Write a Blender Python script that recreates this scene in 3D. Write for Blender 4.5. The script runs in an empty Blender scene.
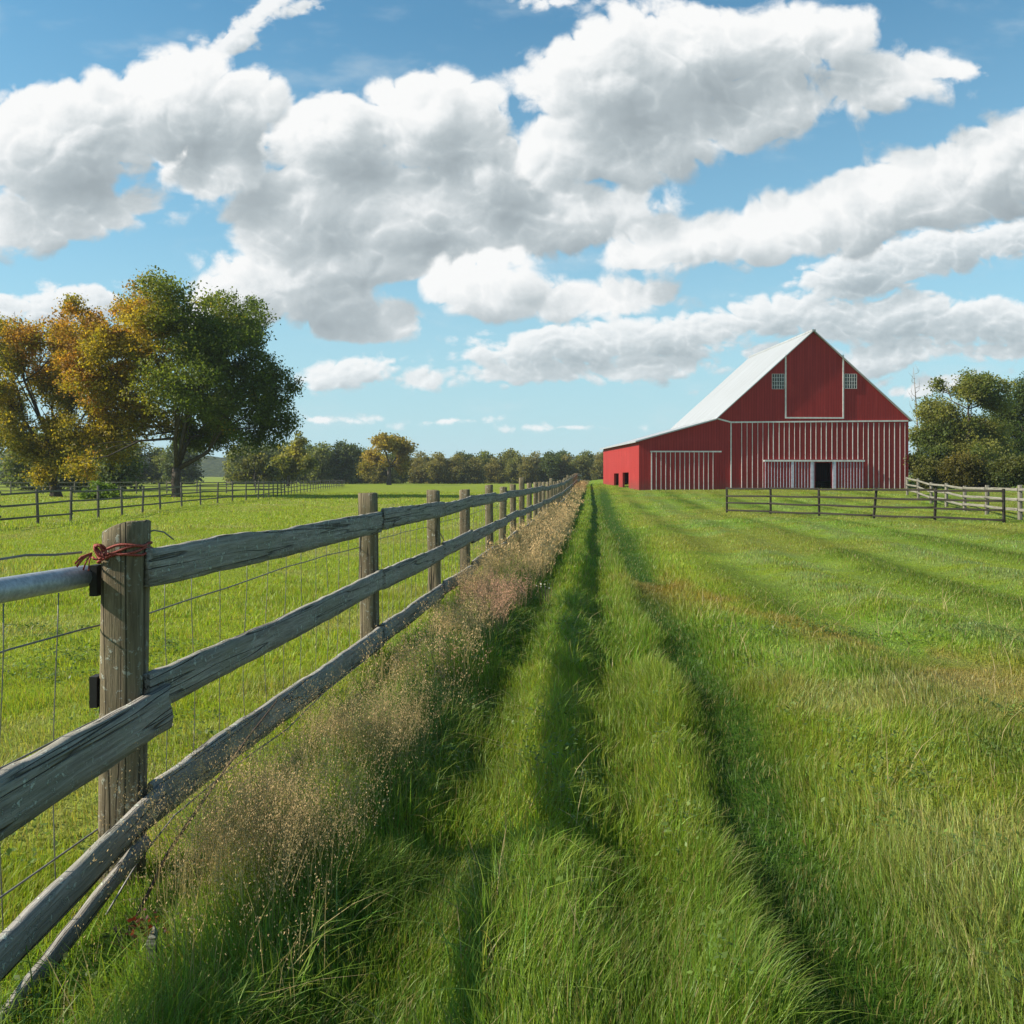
import bpy, bmesh, math, random
import numpy as np
from mathutils import Vector, Matrix, noise as mnoise

SC = bpy.context.scene
COL = SC.collection
R = math.radians
F = 900.0            # focal length of the camera in pixels of a 1024 px wide frame
HZ = 478.0           # picture row of the horizon

# ------------------------------------------------------------------ camera
cam_d = bpy.data.cameras.new("camera")
cam = bpy.data.objects.new("camera", cam_d)
COL.objects.link(cam)
cam.location = (0, 0, 1.5)
cam.rotation_euler = (R(90), 0, 0)
cam_d.sensor_width = 36.0
cam_d.lens = 36.0 * F / 1024.0
cam_d.shift_y = -(512.0 - HZ) / 1024.0
cam_d.clip_start = 0.05
cam_d.clip_end = 6000.0
SC.camera = cam

# ------------------------------------------------------------------ exposure
SC.view_settings.view_transform = 'Standard'
SC.view_settings.look = 'None'
SC.view_settings.exposure = 0.70
SC.view_settings.gamma = 1.0
SC.cycles.use_denoising = True
SC.cycles.max_bounces = 6
SC.cycles.diffuse_bounces = 3
SC.cycles.transparent_max_bounces = 8
SC.cycles.sample_clamp_indirect = 6.0

# ------------------------------------------------------------------ sun
SUN_EL = R(35.0)
SUN_AZ = R(6.5)      # 0 = straight from the left (-X), positive = from behind the viewer
to_sun = Vector((-math.cos(SUN_AZ) * math.cos(SUN_EL), -math.sin(SUN_AZ) * math.cos(SUN_EL), math.sin(SUN_EL)))
sun_d = bpy.data.lights.new("sun", 'SUN')
sun_d.energy = 5.0
sun_d.angle = R(0.53)
sun_d.color = (1.0, 0.92, 0.78)
sun = bpy.data.objects.new("sun", sun_d)
COL.objects.link(sun)
sun.rotation_euler = (-to_sun).to_track_quat('-Z', 'Y').to_euler()
sun.location = to_sun * 60

# ------------------------------------------------------------------ sky with cumulus clouds (by direction, at infinity)
world = bpy.data.worlds.new("World")
SC.world = world
world.use_nodes = True
WT = world.node_tree
WT.nodes.clear()


class NG:
    """small helper for building node trees"""
    def __init__(self, tree):
        self.t = tree

    def n(self, kind, **kw):
        nd = self.t.nodes.new(kind)
        for k, v in kw.items():
            setattr(nd, k, v)
        return nd

    def put(self, sock, v):
        if hasattr(v, 'is_output') or isinstance(v, bpy.types.NodeSocket):
            self.t.links.new(v, sock)
        else:
            sock.default_value = v

    def m(self, op, a, b=None, c=None, clamp=False):
        nd = self.n('ShaderNodeMath', operation=op, use_clamp=clamp)
        self.put(nd.inputs[0], a)
        if b is not None: self.put(nd.inputs[1], b)
        if c is not None: self.put(nd.inputs[2], c)
        return nd.outputs[0]

    def v(self, op, a, b=None, out=0):
        nd = self.n('ShaderNodeVectorMath', operation=op)
        self.put(nd.inputs[0], a)
        if b is not None:
            self.put(nd.inputs['Scale' if op == 'SCALE' else 1], b)
        return nd.outputs[out]

    def after(self, vec, val):
        # evaluate vec only once val is known (keeps the shader's stack small)
        nd = self.n('ShaderNodeVectorMath', operation='MULTIPLY_ADD')
        self.put(nd.inputs[0], val); nd.inputs[1].default_value = (1e-7, 1e-7, 1e-7); self.put(nd.inputs[2], vec)
        return nd.outputs[0]

    def mapr(self, x, a, b, c=0.0, d=1.0, mode='LINEAR'):
        nd = self.n('ShaderNodeMapRange', interpolation_type=mode)
        nd.clamp = True
        for i, q in enumerate((x, a, b, c, d)):
            self.put(nd.inputs[i], q)
        return nd.outputs[0]

    def mix(self, f, a, b, blend='MIX'):
        nd = self.n('ShaderNodeMix', data_type='RGBA', blend_type=blend)
        self.put(nd.inputs[0], f); self.put(nd.inputs[6], a); self.put(nd.inputs[7], b)
        return nd.outputs[2]

    def noise(self, vec, scale, detail=4.0, rough=0.5, dist=0.0, dim='3D', out=0, lac=2.0):
        nd = self.n('ShaderNodeTexNoise', noise_dimensions=dim)
        if vec is not None: self.put(nd.inputs['Vector'], vec)
        self.put(nd.inputs['Scale'], scale); self.put(nd.inputs['Detail'], detail)
        self.put(nd.inputs['Roughness'], rough); self.put(nd.inputs['Distortion'], dist)
        self.put(nd.inputs['Lacunarity'], lac)
        return nd.outputs[out]

    def ramp(self, f, stops, interp='LINEAR'):
        nd = self.n('ShaderNodeValToRGB')
        cr = nd.color_ramp
        cr.interpolation = interp
        while len(cr.elements) > 1:
            cr.elements.remove(cr.elements[-1])
        cr.elements[0].position = stops[0][0]; cr.elements[0].color = (*stops[0][1], 1)
        for p, c in stops[1:]:
            e = cr.elements.new(p); e.color = (*c, 1)
        self.put(nd.inputs[0], f)
        return nd.outputs[0]


def cloud_body(q, P, blobs):
    """smooth body of a bank of clouds: > 0 inside, falls to below 0 outside. P: right, down, in hundreds of picture pixels"""
    acc = None
    for (cx, cy, rx, ry, ang) in blobs:
        mp = q.n('ShaderNodeMapping', vector_type='TEXTURE')
        q.put(mp.inputs[0], P if acc is None else q.after(P, acc))
        mp.inputs[1].default_value = (cx / 100, cy / 100, 0)
        mp.inputs[2].default_value = (0, 0, R(ang))
        mp.inputs[3].default_value = (rx / 100, ry / 100, 1)
        k = min(1.0, (ry / 55.0) ** 0.6)
        ln = q.m('MULTIPLY_ADD', q.v('LENGTH', mp.outputs[0], out=1), k, -k)
        acc = ln if acc is None else q.m('SMOOTH_MIN', acc, ln, 0.25)
    return q.m('MAXIMUM', q.m('SUBTRACT', 0.05, acc), -1.2)


def cloud_relief(q, P, ns, squash, af, ap, seed):
    """billows: soft lumps with creases between them plus ragged detail"""
    NP = q.v('MULTIPLY', q.v('ADD', P, (seed * 3.1, seed, 0)), (ns, ns * squash, 1))
    fb = q.noise(NP, 1.35, 7.0, 0.61, dim='2D')
    NP = q.after(NP, fb)
    rd = q.n('ShaderNodeTexNoise', noise_dimensions='2D', noise_type='RIDGED_MULTIFRACTAL')
    q.put(rd.inputs['Vector'], NP)
    rd.inputs['Scale'].default_value = 2.1
    rd.inputs['Detail'].default_value = 3.0
    rd.inputs['Roughness'].default_value = 0.6
    rd.inputs['Offset'].default_value = 0.9
    rd.inputs['Gain'].default_value = 1.2
    fbc = q.m('MULTIPLY', q.m('SUBTRACT', fb, 0.5), af)
    return q.m('MULTIPLY_ADD', q.m('SUBTRACT', 0.75, rd.outputs[0]), ap, fbc)


W = NG(WT)
tc = W.n('ShaderNodeTexCoord')
sep = W.n('ShaderNodeSeparateXYZ'); W.put(sep.inputs[0], tc.outputs['Generated'])
dx, dy, dz = sep.outputs
ay = W.m('MAXIMUM', W.m('ABSOLUTE', dy), 0.08)
U = W.m('MULTIPLY_ADD', W.m('DIVIDE', dx, ay), 9.0, 5.12)
Vv = W.m('MULTIPLY_ADD', W.m('DIVIDE', dz, ay), -9.0, 4.78)
cmb = W.n('ShaderNodeCombineXYZ'); W.put(cmb.inputs[0], U); W.put(cmb.inputs[1], Vv)
P0 = cmb.outputs[0]

sky = W.n('ShaderNodeTexSky', sky_type='NISHITA')
sky.sun_disc = False
sky.sun_elevation = SUN_EL
sky.sun_rotation = math.atan2(to_sun.x, to_sun.y)
sky.altitude = 50
sky.air_density = 1.0
sky.dust_density = 0.3
sky.ozone_density = 1.5
SKY_K = 0.082
# a trace of thin milky air close to the horizon and the cyan cast of the photograph
SKYCOL = W.mix(1.0, sky.outputs[0], (0.60, 1.13, 1.17, 1), 'MULTIPLY')
SKYCOL = W.mix(W.ramp(dz, [(0.0, (0.97, 0.97, 0.97)), (0.10, (0.74, 0.74, 0.74)), (0.25, (0.30, 0.30, 0.30)), (0.45, (0.05, 0.05, 0.05)), (0.9, (0, 0, 0))]),
               SKYCOL, (0.30 / SKY_K, 0.435 / SKY_K, 0.485 / SKY_K, 1))

BACK = [(540, 215, 120, 45, -4), (480, 175, 60, 60, 20), (395, 205, 110, 42, -8), (300, 195, 80, 42, -14),
        (325, 135, 62, 52, -20), (425, 120, 82, 46, -8),         (690, 245, 60, 16, -10), (570, 140, 50, 30, 0), (-40, 225, 80, 40, 0),
        (330, 240, 120, 30, -8), (215, 150, 60, 50, 0), (285, 285, 115, 46, -12), (455, 235, 90, 30, 0), (350, 318, 80, 26, 0), (410, 255, 90, 30, -10)]
FRONT = [(60, 140, 105, 66, -12), (165, 105, 85, 52, -20), (238, 108, 46, 50, 10), (60, 215, 100, 34, -4), (225, 165, 60, 34, -12),
         (610, 80, 88, 72, -20), (570, 150, 62, 44, 0), (690, 58, 92, 55, -16), (650, 140, 95, 44, -12), (760, 110, 90, 42, -18),
         (800, 40, 75, 40, -10), (880, 80, 80, 34, -4), (940, 70, 40, 13, 0),
         (985, 175, 92, 50, -8), (890, 200, 100, 48, -14), (800, 228, 105, 36, -10), (690, 240, 100, 32, -6), (1060, 150, 90, 50, 0),
         (480, 290, 66, 30, 4), (540, 300, 60, 22, 0), (620, 296, 62, 25, -4), (500, 262, 35, 14, 0)]
LOW = [(236, 38, 34, 15, -35), (262, 12, 34, 12, -32), (300, 8, 22, 7, -10), (560, 2, 30, 6, 0), (60, 303, 62, 20, -8), (-20, 310, 60, 18, 0), (345, 374, 50, 17, -8), (420, 380, 26, 10, -4),
       (560, 345, 105, 22, -6), (660, 338, 90, 24, -3), (530, 372, 80, 14, 0), (650, 368, 66, 15, -4),
       (860, 272, 66, 30, -14), (950, 250, 60, 24, -10), (1010, 240, 44, 20, -8), (770, 316, 80, 23, -6), (880, 318, 110, 26, -3),
       (985, 322, 95, 26, 0), (890, 355, 66, 18, -8), (790, 350, 50, 10, 0), (1000, 350, 50, 9, 0), (930, 385, 46, 10, -10),
       (560, 428, 40, 3, 0), (450, 422, 30, 3, -4), (330, 420, 36, 3, 0), (800, 385, 70, 6, -3)]
Ldir = Vector((-0.62, -0.78, 0))
layers = [('back', BACK, 1.0, 1.2, 1.28, 0.26, 3.7, 0.20, 0.07, 0.52, 1.0),
          ('low', LOW, 1.7, 1.5, 1.2, 0.22, 11.3, 0.10, 0.045, 0.22, 0.94),
          ('front', FRONT, 1.0, 1.15, 1.28, 0.27, 7.9, 0.18, 0.07, 0.52, 1.0)]
COLR = SKYCOL
wispP = W.v('MULTIPLY', P0, (0.55, 1.5, 1))
wisp = W.mapr(W.noise(wispP, 1.2, 5.0, 0.6, dim='2D'), 0.5, 0.85, 0.0, 0.30, 'SMOOTHSTEP')
COLR = W.mix(wisp, COLR, (0.44 / SKY_K, 0.49 / SKY_K, 0.51 / SKY_K, 1))
for (nm, blobs, ns, sq, af, ap, sd, wp, s1, s2, op) in layers:
    PA = W.after(P0, COLR)
    wn = W.noise(W.v('ADD', PA, (sd, sd * 1.7, 0)), 0.95, 2.0, 0.55, dim='2D', out=1)
    PW = W.v('ADD', PA, W.v('MULTIPLY', W.v('SUBTRACT', wn, (0.5, 0.5, 0.5)), (wp * 2, wp * 1.3, 0)))
    C0 = cloud_body(W, PW, blobs)
    C2 = cloud_body(W, W.v('ADD', W.after(PW, C0), tuple(Ldir * s2)), blobs)
    body = W.m('SUBTRACT', C0, C2)
    N0 = cloud_relief(W, W.after(PW, body), ns, sq, af, ap, sd)
    N1 = cloud_relief(W, W.v('ADD', W.after(PW, N0), tuple(Ldir * s1)), ns, sq, af, ap, sd)
    fine = W.m('SUBTRACT', N0, N1)
    H0 = W.m('MULTIPLY_ADD', W.m('MAXIMUM', C0, 0.0), 0.75, W.m('ADD', C0, N0))
    alpha = W.mapr(H0, 0.0, 0.38, 0.0, op, 'SMOOTHSTEP')
    thick = W.mapr(H0, 0.05, 1.25, 0.30, -0.24)
    t = W.m('MULTIPLY_ADD', fine, 0.72, thick)
    t = W.m('MULTIPLY_ADD', body, 0.80, t)
    t = W.m('ADD', t, 0.50, clamp=True)
    ccol = W.ramp(t, [(0.0, (0.35, 0.405, 0.435)), (0.3, (0.44, 0.50, 0.53)), (0.55, (0.58, 0.635, 0.66)), (0.8, (0.82, 0.85, 0.86)), (1.0, (0.96, 0.965, 0.96))])
    COLR = W.mix(alpha, COLR, W.v('SCALE', ccol, 0.62 / SKY_K))
# below the horizon: dull earth
COLR = W.mix(W.mapr(dz, -0.02, 0.0, 1.0, 0.0), COLR, (0.10 / SKY_K, 0.12 / SKY_K, 0.06 / SKY_K, 1))
bg = W.n('ShaderNodeBackground'); W.put(bg.inputs[0], COLR); bg.inputs[1].default_value = SKY_K
world.cycles.sampling_method = 'NONE'
wo = W.n('ShaderNodeOutputWorld'); W.put(wo.inputs[0], bg.outputs[0])

# ------------------------------------------------------------------ helpers
rnd = random.Random(11)
NR = np.random.default_rng(5)


def mesh_np(name, V, faces, mat=None, parent=None, cols=None, smooth=False, mat_idx=None, mats=None):
    """V (n,3); faces: list of equally long index arrays [(k,4), (m,3) ...]"""
    me = bpy.data.meshes.new(name)
    V = np.asarray(V, dtype=np.float32)
    me.vertices.add(len(V)); me.vertices.foreach_set('co', V.ravel())
    faces = [np.asarray(f, dtype=np.int32) for f in faces if len(f)]
    nl = sum(f.size for f in faces); nf = sum(len(f) for f in faces)
    me.loops.add(nl); me.polygons.add(nf)
    me.loops.foreach_set('vertex_index', np.concatenate([f.ravel() for f in faces]))
    tot = np.concatenate([np.full(len(f), f.shape[1], dtype=np.int32) for f in faces])
    st = np.concatenate([[0], np.cumsum(tot)[:-1]]).astype(np.int32)
    me.polygons.foreach_set('loop_start', st)
    if smooth:
        me.polygons.foreach_set('use_smooth', np.ones(nf, dtype=bool))
    me.update(calc_edges=True)
    if cols is not None:
        ca = me.color_attributes.new('col', 'FLOAT_COLOR', 'POINT')
        c4 = np.ones((len(V), 4), dtype=np.float32); c4[:, :cols.shape[1]] = cols
        ca.data.foreach_set('color', c4.ravel())
    if mat is not None: me.materials.append(mat)
    o = bpy.data.objects.new(name, me)
    COL.objects.link(o)
    if parent is not None: o.parent = parent
    return o


def empty(name, loc=(0, 0, 0), rz=0.0):
    o = bpy.data.objects.new(name, None)
    o.empty_display_size = 0.3
    COL.objects.link(o)
    o.location = loc; o.rotation_euler = (0, 0, rz)
    return o


def tag(o, label=None, cat=None, group=None, kind=None):
    if label: o['label'] = label
    if cat: o['category'] = cat
    if group: o['group'] = group
    if kind: o['kind'] = kind
    return o


class MB:
    """collects boxes, tubes and polygons into one mesh"""
    def __init__(self):
        self.v = []; self.f = []; self.mi = []

    def poly(self, pts, faces, mi=0):
        b = len(self.v)
        self.v += [tuple(p) for p in pts]
        for f in faces:
            self.f.append(tuple(b + i for i in f)); self.mi.append(mi)

    def box(self, x0, x1, y0, y1, z0, z1, mi=0):
        p = [(x0, y0, z0), (x1, y0, z0), (x1, y1, z0), (x0, y1, z0), (x0, y0, z1), (x1, y0, z1), (x1, y1, z1), (x0, y1, z1)]
        self.poly(p, [(0, 3, 2, 1), (4, 5, 6, 7), (0, 1, 5, 4), (1, 2, 6, 5), (2, 3, 7, 6), (3, 0, 4, 7)], mi)

    def prism(self, xz, y0, y1, mi=0):
        """outline in x,z (counter-clockwise seen from -y) pulled along y"""
        n = len(xz)
        p = [(x, y0, z) for x, z in xz] + [(x, y1, z) for x, z in xz]
        f = [tuple(range(n)), tuple(range(2 * n - 1, n - 1, -1))]
        for i in range(n):
            j = (i + 1) % n
            f.append((i, i + n, j + n, j))
        self.poly(p, f, mi)

    def tube(self, pts, rad, n=6, cap=True, mi=0):
        pts = [Vector(p) for p in pts]
        if not hasattr(rad, '__len__'): rad = [rad] * len(pts)
        b = len(self.v)
        up = Vector((0.13, 0.29, 0.95))
        for i, p in enumerate(pts):
            d = (pts[min(i + 1, len(pts) - 1)] - pts[max(i - 1, 0)]).normalized()
            s = d.cross(up)
            if s.length < 1e-3: s = d.cross(Vector((1, 0, 0)))
            s.normalize(); t = s.cross(d)
            for k in range(n):
                a = 2 * math.pi * k / n
                self.v.append(tuple(p + (s * math.cos(a) + t * math.sin(a)) * rad[i]))
        for i in range(len(pts) - 1):
            for k in range(n):
                k2 = (k + 1) % n
                self.f.append((b + i * n + k, b + i * n + k2, b + (i + 1) * n + k2, b + (i + 1) * n + k)); self.mi.append(mi)
        if cap:
            self.f.append(tuple(b + k for k in range(n - 1, -1, -1))); self.mi.append(mi)
            e = b + (len(pts) - 1) * n
            self.f.append(tuple(e + k for k in range(n))); self.mi.append(mi)

    def build(self, name, mats, parent=None, smooth=False):
        me = bpy.data.meshes.new(name)
        me.from_pydata(self.v, [], self.f)
        if not isinstance(mats, (list, tuple)): mats = [mats]
        for m in mats: me.materials.append(m)
        if len(mats) > 1: me.polygons.foreach_set('material_index', self.mi)
        if smooth: me.polygons.foreach_set('use_smooth', [True] * len(self.f))
        me.update()
        o = bpy.data.objects.new(name, me)
        COL.objects.link(o)
        if parent is not None: o.parent = parent
        return o


def new_mat(name):
    m = bpy.data.materials.new(name); m.use_nodes = True
    t = m.node_tree; t.nodes.clear()
    return m, NG(t)


def finish(m, q, col, rough=0.8, spec=0.3, bump=None, bstr=0.5, bdist=0.02, trans=None, tcol=None, metal=0.0):
    p = q.n('ShaderNodeBsdfPrincipled')
    q.put(p.inputs['Base Color'], col); q.put(p.inputs['Roughness'], rough)
    q.put(p.inputs['Specular IOR Level'], spec); q.put(p.inputs['Metallic'], metal)
    if bump is not None:
        b = q.n('ShaderNodeBump'); q.put(b.inputs['Height'], bump)
        b.inputs['Strength'].default_value = bstr; b.inputs['Distance'].default_value = bdist
        q.put(p.inputs['Normal'], b.outputs[0])
    sh = p.outputs[0]
    if trans:
        tr = q.n('ShaderNodeBsdfTranslucent'); q.put(tr.inputs[0], tcol if tcol is not None else col)
        mx = q.n('ShaderNodeMixShader'); mx.inputs[0].default_value = trans
        q.put(mx.inputs[1], sh); q.put(mx.inputs[2], tr.outputs[0]); sh = mx.outputs[0]
    o = q.n('ShaderNodeOutputMaterial'); q.put(o.inputs[0], sh)
    return m


def attr_col(q, name='col'):
    a = q.n('ShaderNodeAttribute', attribute_type='GEOMETRY'); a.attribute_name = name
    return a.outputs['Color']


# ------------------------------------------------------------------ numpy value noise (for terrain, grass and leaves)
_perm = np.random.default_rng(77).random((256, 256)).astype(np.float32)


def vnoise(x, y, s=1.0, off=0.0):
    x = np.asarray(x, dtype=np.float64) * s + off * 17.3 + 1000; y = np.asarray(y, dtype=np.float64) * s + off * 5.1 + 1000
    xi = np.floor(x).astype(int); yi = np.floor(y).astype(int)
    fx = x - xi; fy = y - yi
    fx = fx * fx * (3 - 2 * fx); fy = fy * fy * (3 - 2 * fy)
    g = lambda i, j: _perm[i & 255, j & 255]
    return (g(xi, yi) * (1 - fx) + g(xi + 1, yi) * fx) * (1 - fy) + (g(xi, yi + 1) * (1 - fx) + g(xi + 1, yi + 1) * fx) * fy


def fbm(x, y, s=1.0, off=0.0, oct=4):
    t = 0; a = 0.5; n = 0
    for i in range(oct):
        t = t + a * vnoise(x, y, s * 2 ** i, off + i * 1.37); n += a; a *= 0.5
    return t / n


def sstep(x, a, b):
    t = np.clip((np.asarray(x, dtype=np.float64) - a) / (b - a), 0, 1)
    return t * t * (3 - 2 * t)


# ------------------------------------------------------------------ lie of the land
FA, FB = -1.787, 0.0922          # the old fence runs along x = FA + FB*y


def offs(x, y):
    return x - FB * y            # sideways distance from the line of the lane


RUTS = ((-0.62, 0.17, 0.45), (0.10, 0.21, 0.52), (0.80, 0.30, 1.15))


def wob(y):
    return 0.03 * np.sin(y * 0.31) + 0.02 * np.sin(y * 0.83 + 1.2) - 0.16 * sstep(y, 9, 34)


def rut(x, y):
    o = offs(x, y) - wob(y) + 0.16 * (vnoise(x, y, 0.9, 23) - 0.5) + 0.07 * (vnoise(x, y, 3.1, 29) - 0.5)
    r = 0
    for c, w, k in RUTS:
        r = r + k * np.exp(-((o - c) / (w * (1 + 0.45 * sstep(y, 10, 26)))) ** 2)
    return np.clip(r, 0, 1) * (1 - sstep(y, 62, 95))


def ground_z(x, y):
    x = np.asarray(x, dtype=np.float64); y = np.asarray(y, dtype=np.float64)
    o = offs(x, y)
    rise = 0.62 * sstep(y, 40, 68) + 0.62 * sstep(y, 66, 90)
    z = rise * sstep(o, -9, 5)
    z = z - 0.075 * rut(x, y) * (1 - sstep(y, 30, 70) * 0.6)
    # old mowing swathes in the right-hand field, running with the lane
    sw = (1 - sstep(y, 45, 70)) * sstep(o, 1.2, 2.2)
    ow = o + 0.5 * (vnoise(x, y, 0.12, 3) - 0.5)
    z = z + sw * 0.035 * np.sin(ow * 2 * math.pi / 1.55)
    z = z + 0.05 * (vnoise(x, y, 0.5, 9) - 0.5) + 0.02 * (vnoise(x, y, 2.1, 4) - 0.5)
    z = z + 0.20 * (vnoise(x, y, 0.05, 2) - 0.5) * sstep(y, 12, 40)
    d = np.hypot(x, y)
    z = z + 3.0 * sstep(d, 260, 900)
    return z


def gz(x, y):
    return float(ground_z(np.array([x]), np.array([y]))[0])


def at(px, Y):
    return (px - 512.0) * Y / F


# ------------------------------------------------------------------ grass colours shared by ground and blades
def grass_tint(x, y):
    """colour of the sward (r,g,b) by place: green lane with shade painted into its ruts, yellower pasture, dry rusty patches"""
    x = np.asarray(x, dtype=np.float64); y = np.asarray(y, dtype=np.float64)
    o = offs(x, y)
    n1 = fbm(x, y, 0.35, 1.0); n2 = fbm(x, y, 1.7, 5.0); n3 = fbm(x, y, 0.09, 8.0, 3)
    green = np.stack([0.112 + 0 * x, 0.180 + 0 * x, 0.015 + 0 * x], -1)
    yell = np.stack([0.170 + 0 * x, 0.215 + 0 * x, 0.015 + 0 * x], -1)
    pale = np.stack([0.150 + 0 * x, 0.200 + 0 * x, 0.055 + 0 * x], -1)
    lush_shade = np.stack([0.028 + 0 * x, 0.070 + 0 * x, 0.005 + 0 * x], -1)  # lush green, made darker to deepen the shadow in the ruts
    rust = np.stack([0.220 + 0 * x, 0.120 + 0 * x, 0.035 + 0 * x], -1)
    straw = np.stack([0.230 + 0 * x, 0.200 + 0 * x, 0.080 + 0 * x], -1)

    def lerp(a, b, t):
        return a + (b - a) * np.clip(t, 0, 1)[..., None]
    past = sstep(o, FA + 0.15, FA - 0.15)                 # the pasture left of the fence
    c = lerp(green, yell, past * 0.9 + 0.75 * sstep(n1, 0.40, 0.66))
    c = lerp(c, yell, 0.7 * sstep(n3, 0.40, 0.62))
    c = lerp(c, lush_shade, 1.0 * rut(x, y) * (1 - past))  # ruts: lusher grass with shade put into its colour
    ver = sstep(o, FA + 0.1, FA + 0.5) * (1 - sstep(o, -1.0, -0.55))
    c = lerp(c, np.stack([0.052 + 0 * x, 0.105 + 0 * x, 0.022 + 0 * x], -1), 0.65 * ver * sstep(n2, 0.3, 0.55))
    # strips of the mown field
    ow = o + 0.5 * (vnoise(x, y, 0.12, 3) - 0.5)
    stripe = 0.5 + 0.5 * np.sin(ow * 2 * math.pi / 3.1 + 0.7)
    c = lerp(c, pale, 0.75 * stripe * sstep(o, 1.2, 2.0) * sstep(n2, 0.35, 0.6))
    c = lerp(c, lush_shade, 0.6 * (1 - stripe) * sstep(o, 1.4, 2.4) * sstep(n1, 0.3, 0.55))
    c = c * (1 + 0.16 * np.sin(ow * 2 * math.pi / 1.55 + 2.2 + 1.5 * n3) * sstep(o, 1.3, 2.0))[..., None]
    rp = sstep(fbm(x, y * 0.6, 0.9, 21.0), 0.44, 0.60) * np.exp(-((o - (1.5 + (11.5 - y) * 0.30)) / 0.62) ** 2) * sstep(y, 5.2, 6.6) * (1 - sstep(y, 13, 17))
    c = lerp(c, rust, 0.62 * rp)
    st = sstep(fbm(x, y, 0.8, 31.0), 0.54, 0.68) * sstep(o, 0.9, 1.4) * (1 - sstep(y, 6, 10))
    c = lerp(c, straw, 0.45 * st)
    ol = sstep(fbm(x, y, 0.28, 44.0, 3), 0.42, 0.62) * sstep(o, 0.9, 1.6)
    c = lerp(c, np.stack([0.165 + 0 * x, 0.165 + 0 * x, 0.022 + 0 * x], -1), 0.6 * ol)
    st2 = sstep(fbm(x, y, 0.6, 33.0), 0.56, 0.7) * past
    c = lerp(c, straw, 0.35 * st2)
    return c


def axis(segs):
    out = [segs[0][0]]
    for (a, b, n) in segs:
        out += list(np.linspace(a, b, n + 1)[1:])
    return np.array(out)


xs = axis([(-3000, -400, 10), (-400, -80, 24), (-80, -20, 40), (-20, -4.5, 62), (-4.5, 9, 190), (9, 24, 100), (24, 60, 40), (60, 400, 26), (400, 3000, 10)])
ys = axis([(-300, -20, 8), (-20, 0, 14), (0, 16, 160), (16, 45, 145), (45, 110, 130), (110, 300, 50), (300, 900, 20), (900, 4200, 14)])
GX, GY = np.meshgrid(xs, ys)
GZ = ground_z(GX, GY)
nx, ny = len(xs), len(ys)
ii = (np.arange(ny - 1)[:, None] * nx + np.arange(nx - 1)[None, :]).ravel()
gf = np.stack([ii, ii + 1, ii + nx + 1, ii + nx], -1)
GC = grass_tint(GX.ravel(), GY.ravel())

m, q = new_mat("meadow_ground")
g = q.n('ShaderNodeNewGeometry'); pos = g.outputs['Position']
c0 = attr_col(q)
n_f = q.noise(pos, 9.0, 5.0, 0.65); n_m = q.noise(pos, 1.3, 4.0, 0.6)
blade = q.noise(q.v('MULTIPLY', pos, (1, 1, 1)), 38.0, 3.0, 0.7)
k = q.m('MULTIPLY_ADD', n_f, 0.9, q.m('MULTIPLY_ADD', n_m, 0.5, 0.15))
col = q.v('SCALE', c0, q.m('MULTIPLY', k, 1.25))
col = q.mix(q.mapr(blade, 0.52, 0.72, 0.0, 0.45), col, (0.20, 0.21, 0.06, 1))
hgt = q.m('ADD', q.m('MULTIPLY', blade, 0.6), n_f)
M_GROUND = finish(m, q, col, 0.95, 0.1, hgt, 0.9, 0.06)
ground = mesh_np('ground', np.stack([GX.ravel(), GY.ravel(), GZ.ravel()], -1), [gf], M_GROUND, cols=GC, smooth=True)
tag(ground, kind='structure')

# ------------------------------------------------------------------ the red barn
def paint_mat(name, base, dark, vert_scale=6.0, rough=0.6):
    m, q = new_mat(name)
    tcn = q.n('ShaderNodeTexCoord'); P = tcn.outputs['Object']
    sx = q.n('ShaderNodeSeparateXYZ'); q.put(sx.inputs[0], P)
    along = q.m('ADD', sx.outputs[0], sx.outputs[1])
    board = q.m('FRACT', q.m('MULTIPLY', along, 1 / 0.205))
    seam = q.mapr(q.m('ABSOLUTE', q.m('SUBTRACT', board, 0.5)), 0.42, 0.49, 0.0, 1.0)
    bid = q.n('ShaderNodeTexWhiteNoise', noise_dimensions='1D'); q.put(bid.inputs['W'], q.m('FLOOR', q.m('MULTIPLY', along, 1 / 0.205)))
    streak = q.noise(q.v('MULTIPLY', P, (6, 6, 0.35)), 1.5, 5.0, 0.65)
    blot = q.noise(P, 0.7, 5.0, 0.6)
    c = q.mix(q.mapr(streak, 0.35, 0.75), (*base, 1), (*dark, 1))
    c = q.mix(q.m('MULTIPLY', bid.outputs[0], 0.6), c, (*dark, 1))
    c = q.mix(q.mapr(blot, 0.55, 0.8, 0, 0.35), c, (base[0] * 1.25, base[1] * 1.7, base[2] * 1.7, 1))
    c = q.mix(q.m('MULTIPLY', seam, 0.9), c, (dark[0] * 0.35, dark[1] * 0.35, dark[2] * 0.35, 1))
    grime = q.m('MULTIPLY', q.mapr(q.m('MULTIPLY_ADD', q.noise(q.v('MULTIPLY', P, (2.5, 2.5, 0.6)), 1.6, 5.0, 0.7), -1.3, sx.outputs[2]), -0.75, 0.35, 1.0, 0.0), 0.6)
    c = q.mix(grime, c, (0.10, 0.055, 0.045, 1))
    peel = q.noise(q.v('MULTIPLY', P, (9, 9, 1.6)), 2.2, 6.0, 0.75)
    c = q.mix(q.m('MULTIPLY', q.mapr(peel, 0.63, 0.70), q.mapr(blot, 0.42, 0.62, 0.0, 0.6)), c, (0.33, 0.20, 0.17, 1))
    h = q.m('MULTIPLY_ADD', seam, -1.0, q.m('MULTIPLY', streak, 0.3))
    return finish(m, q, c, rough, 0.25, h, 0.6, 0.015)


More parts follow.
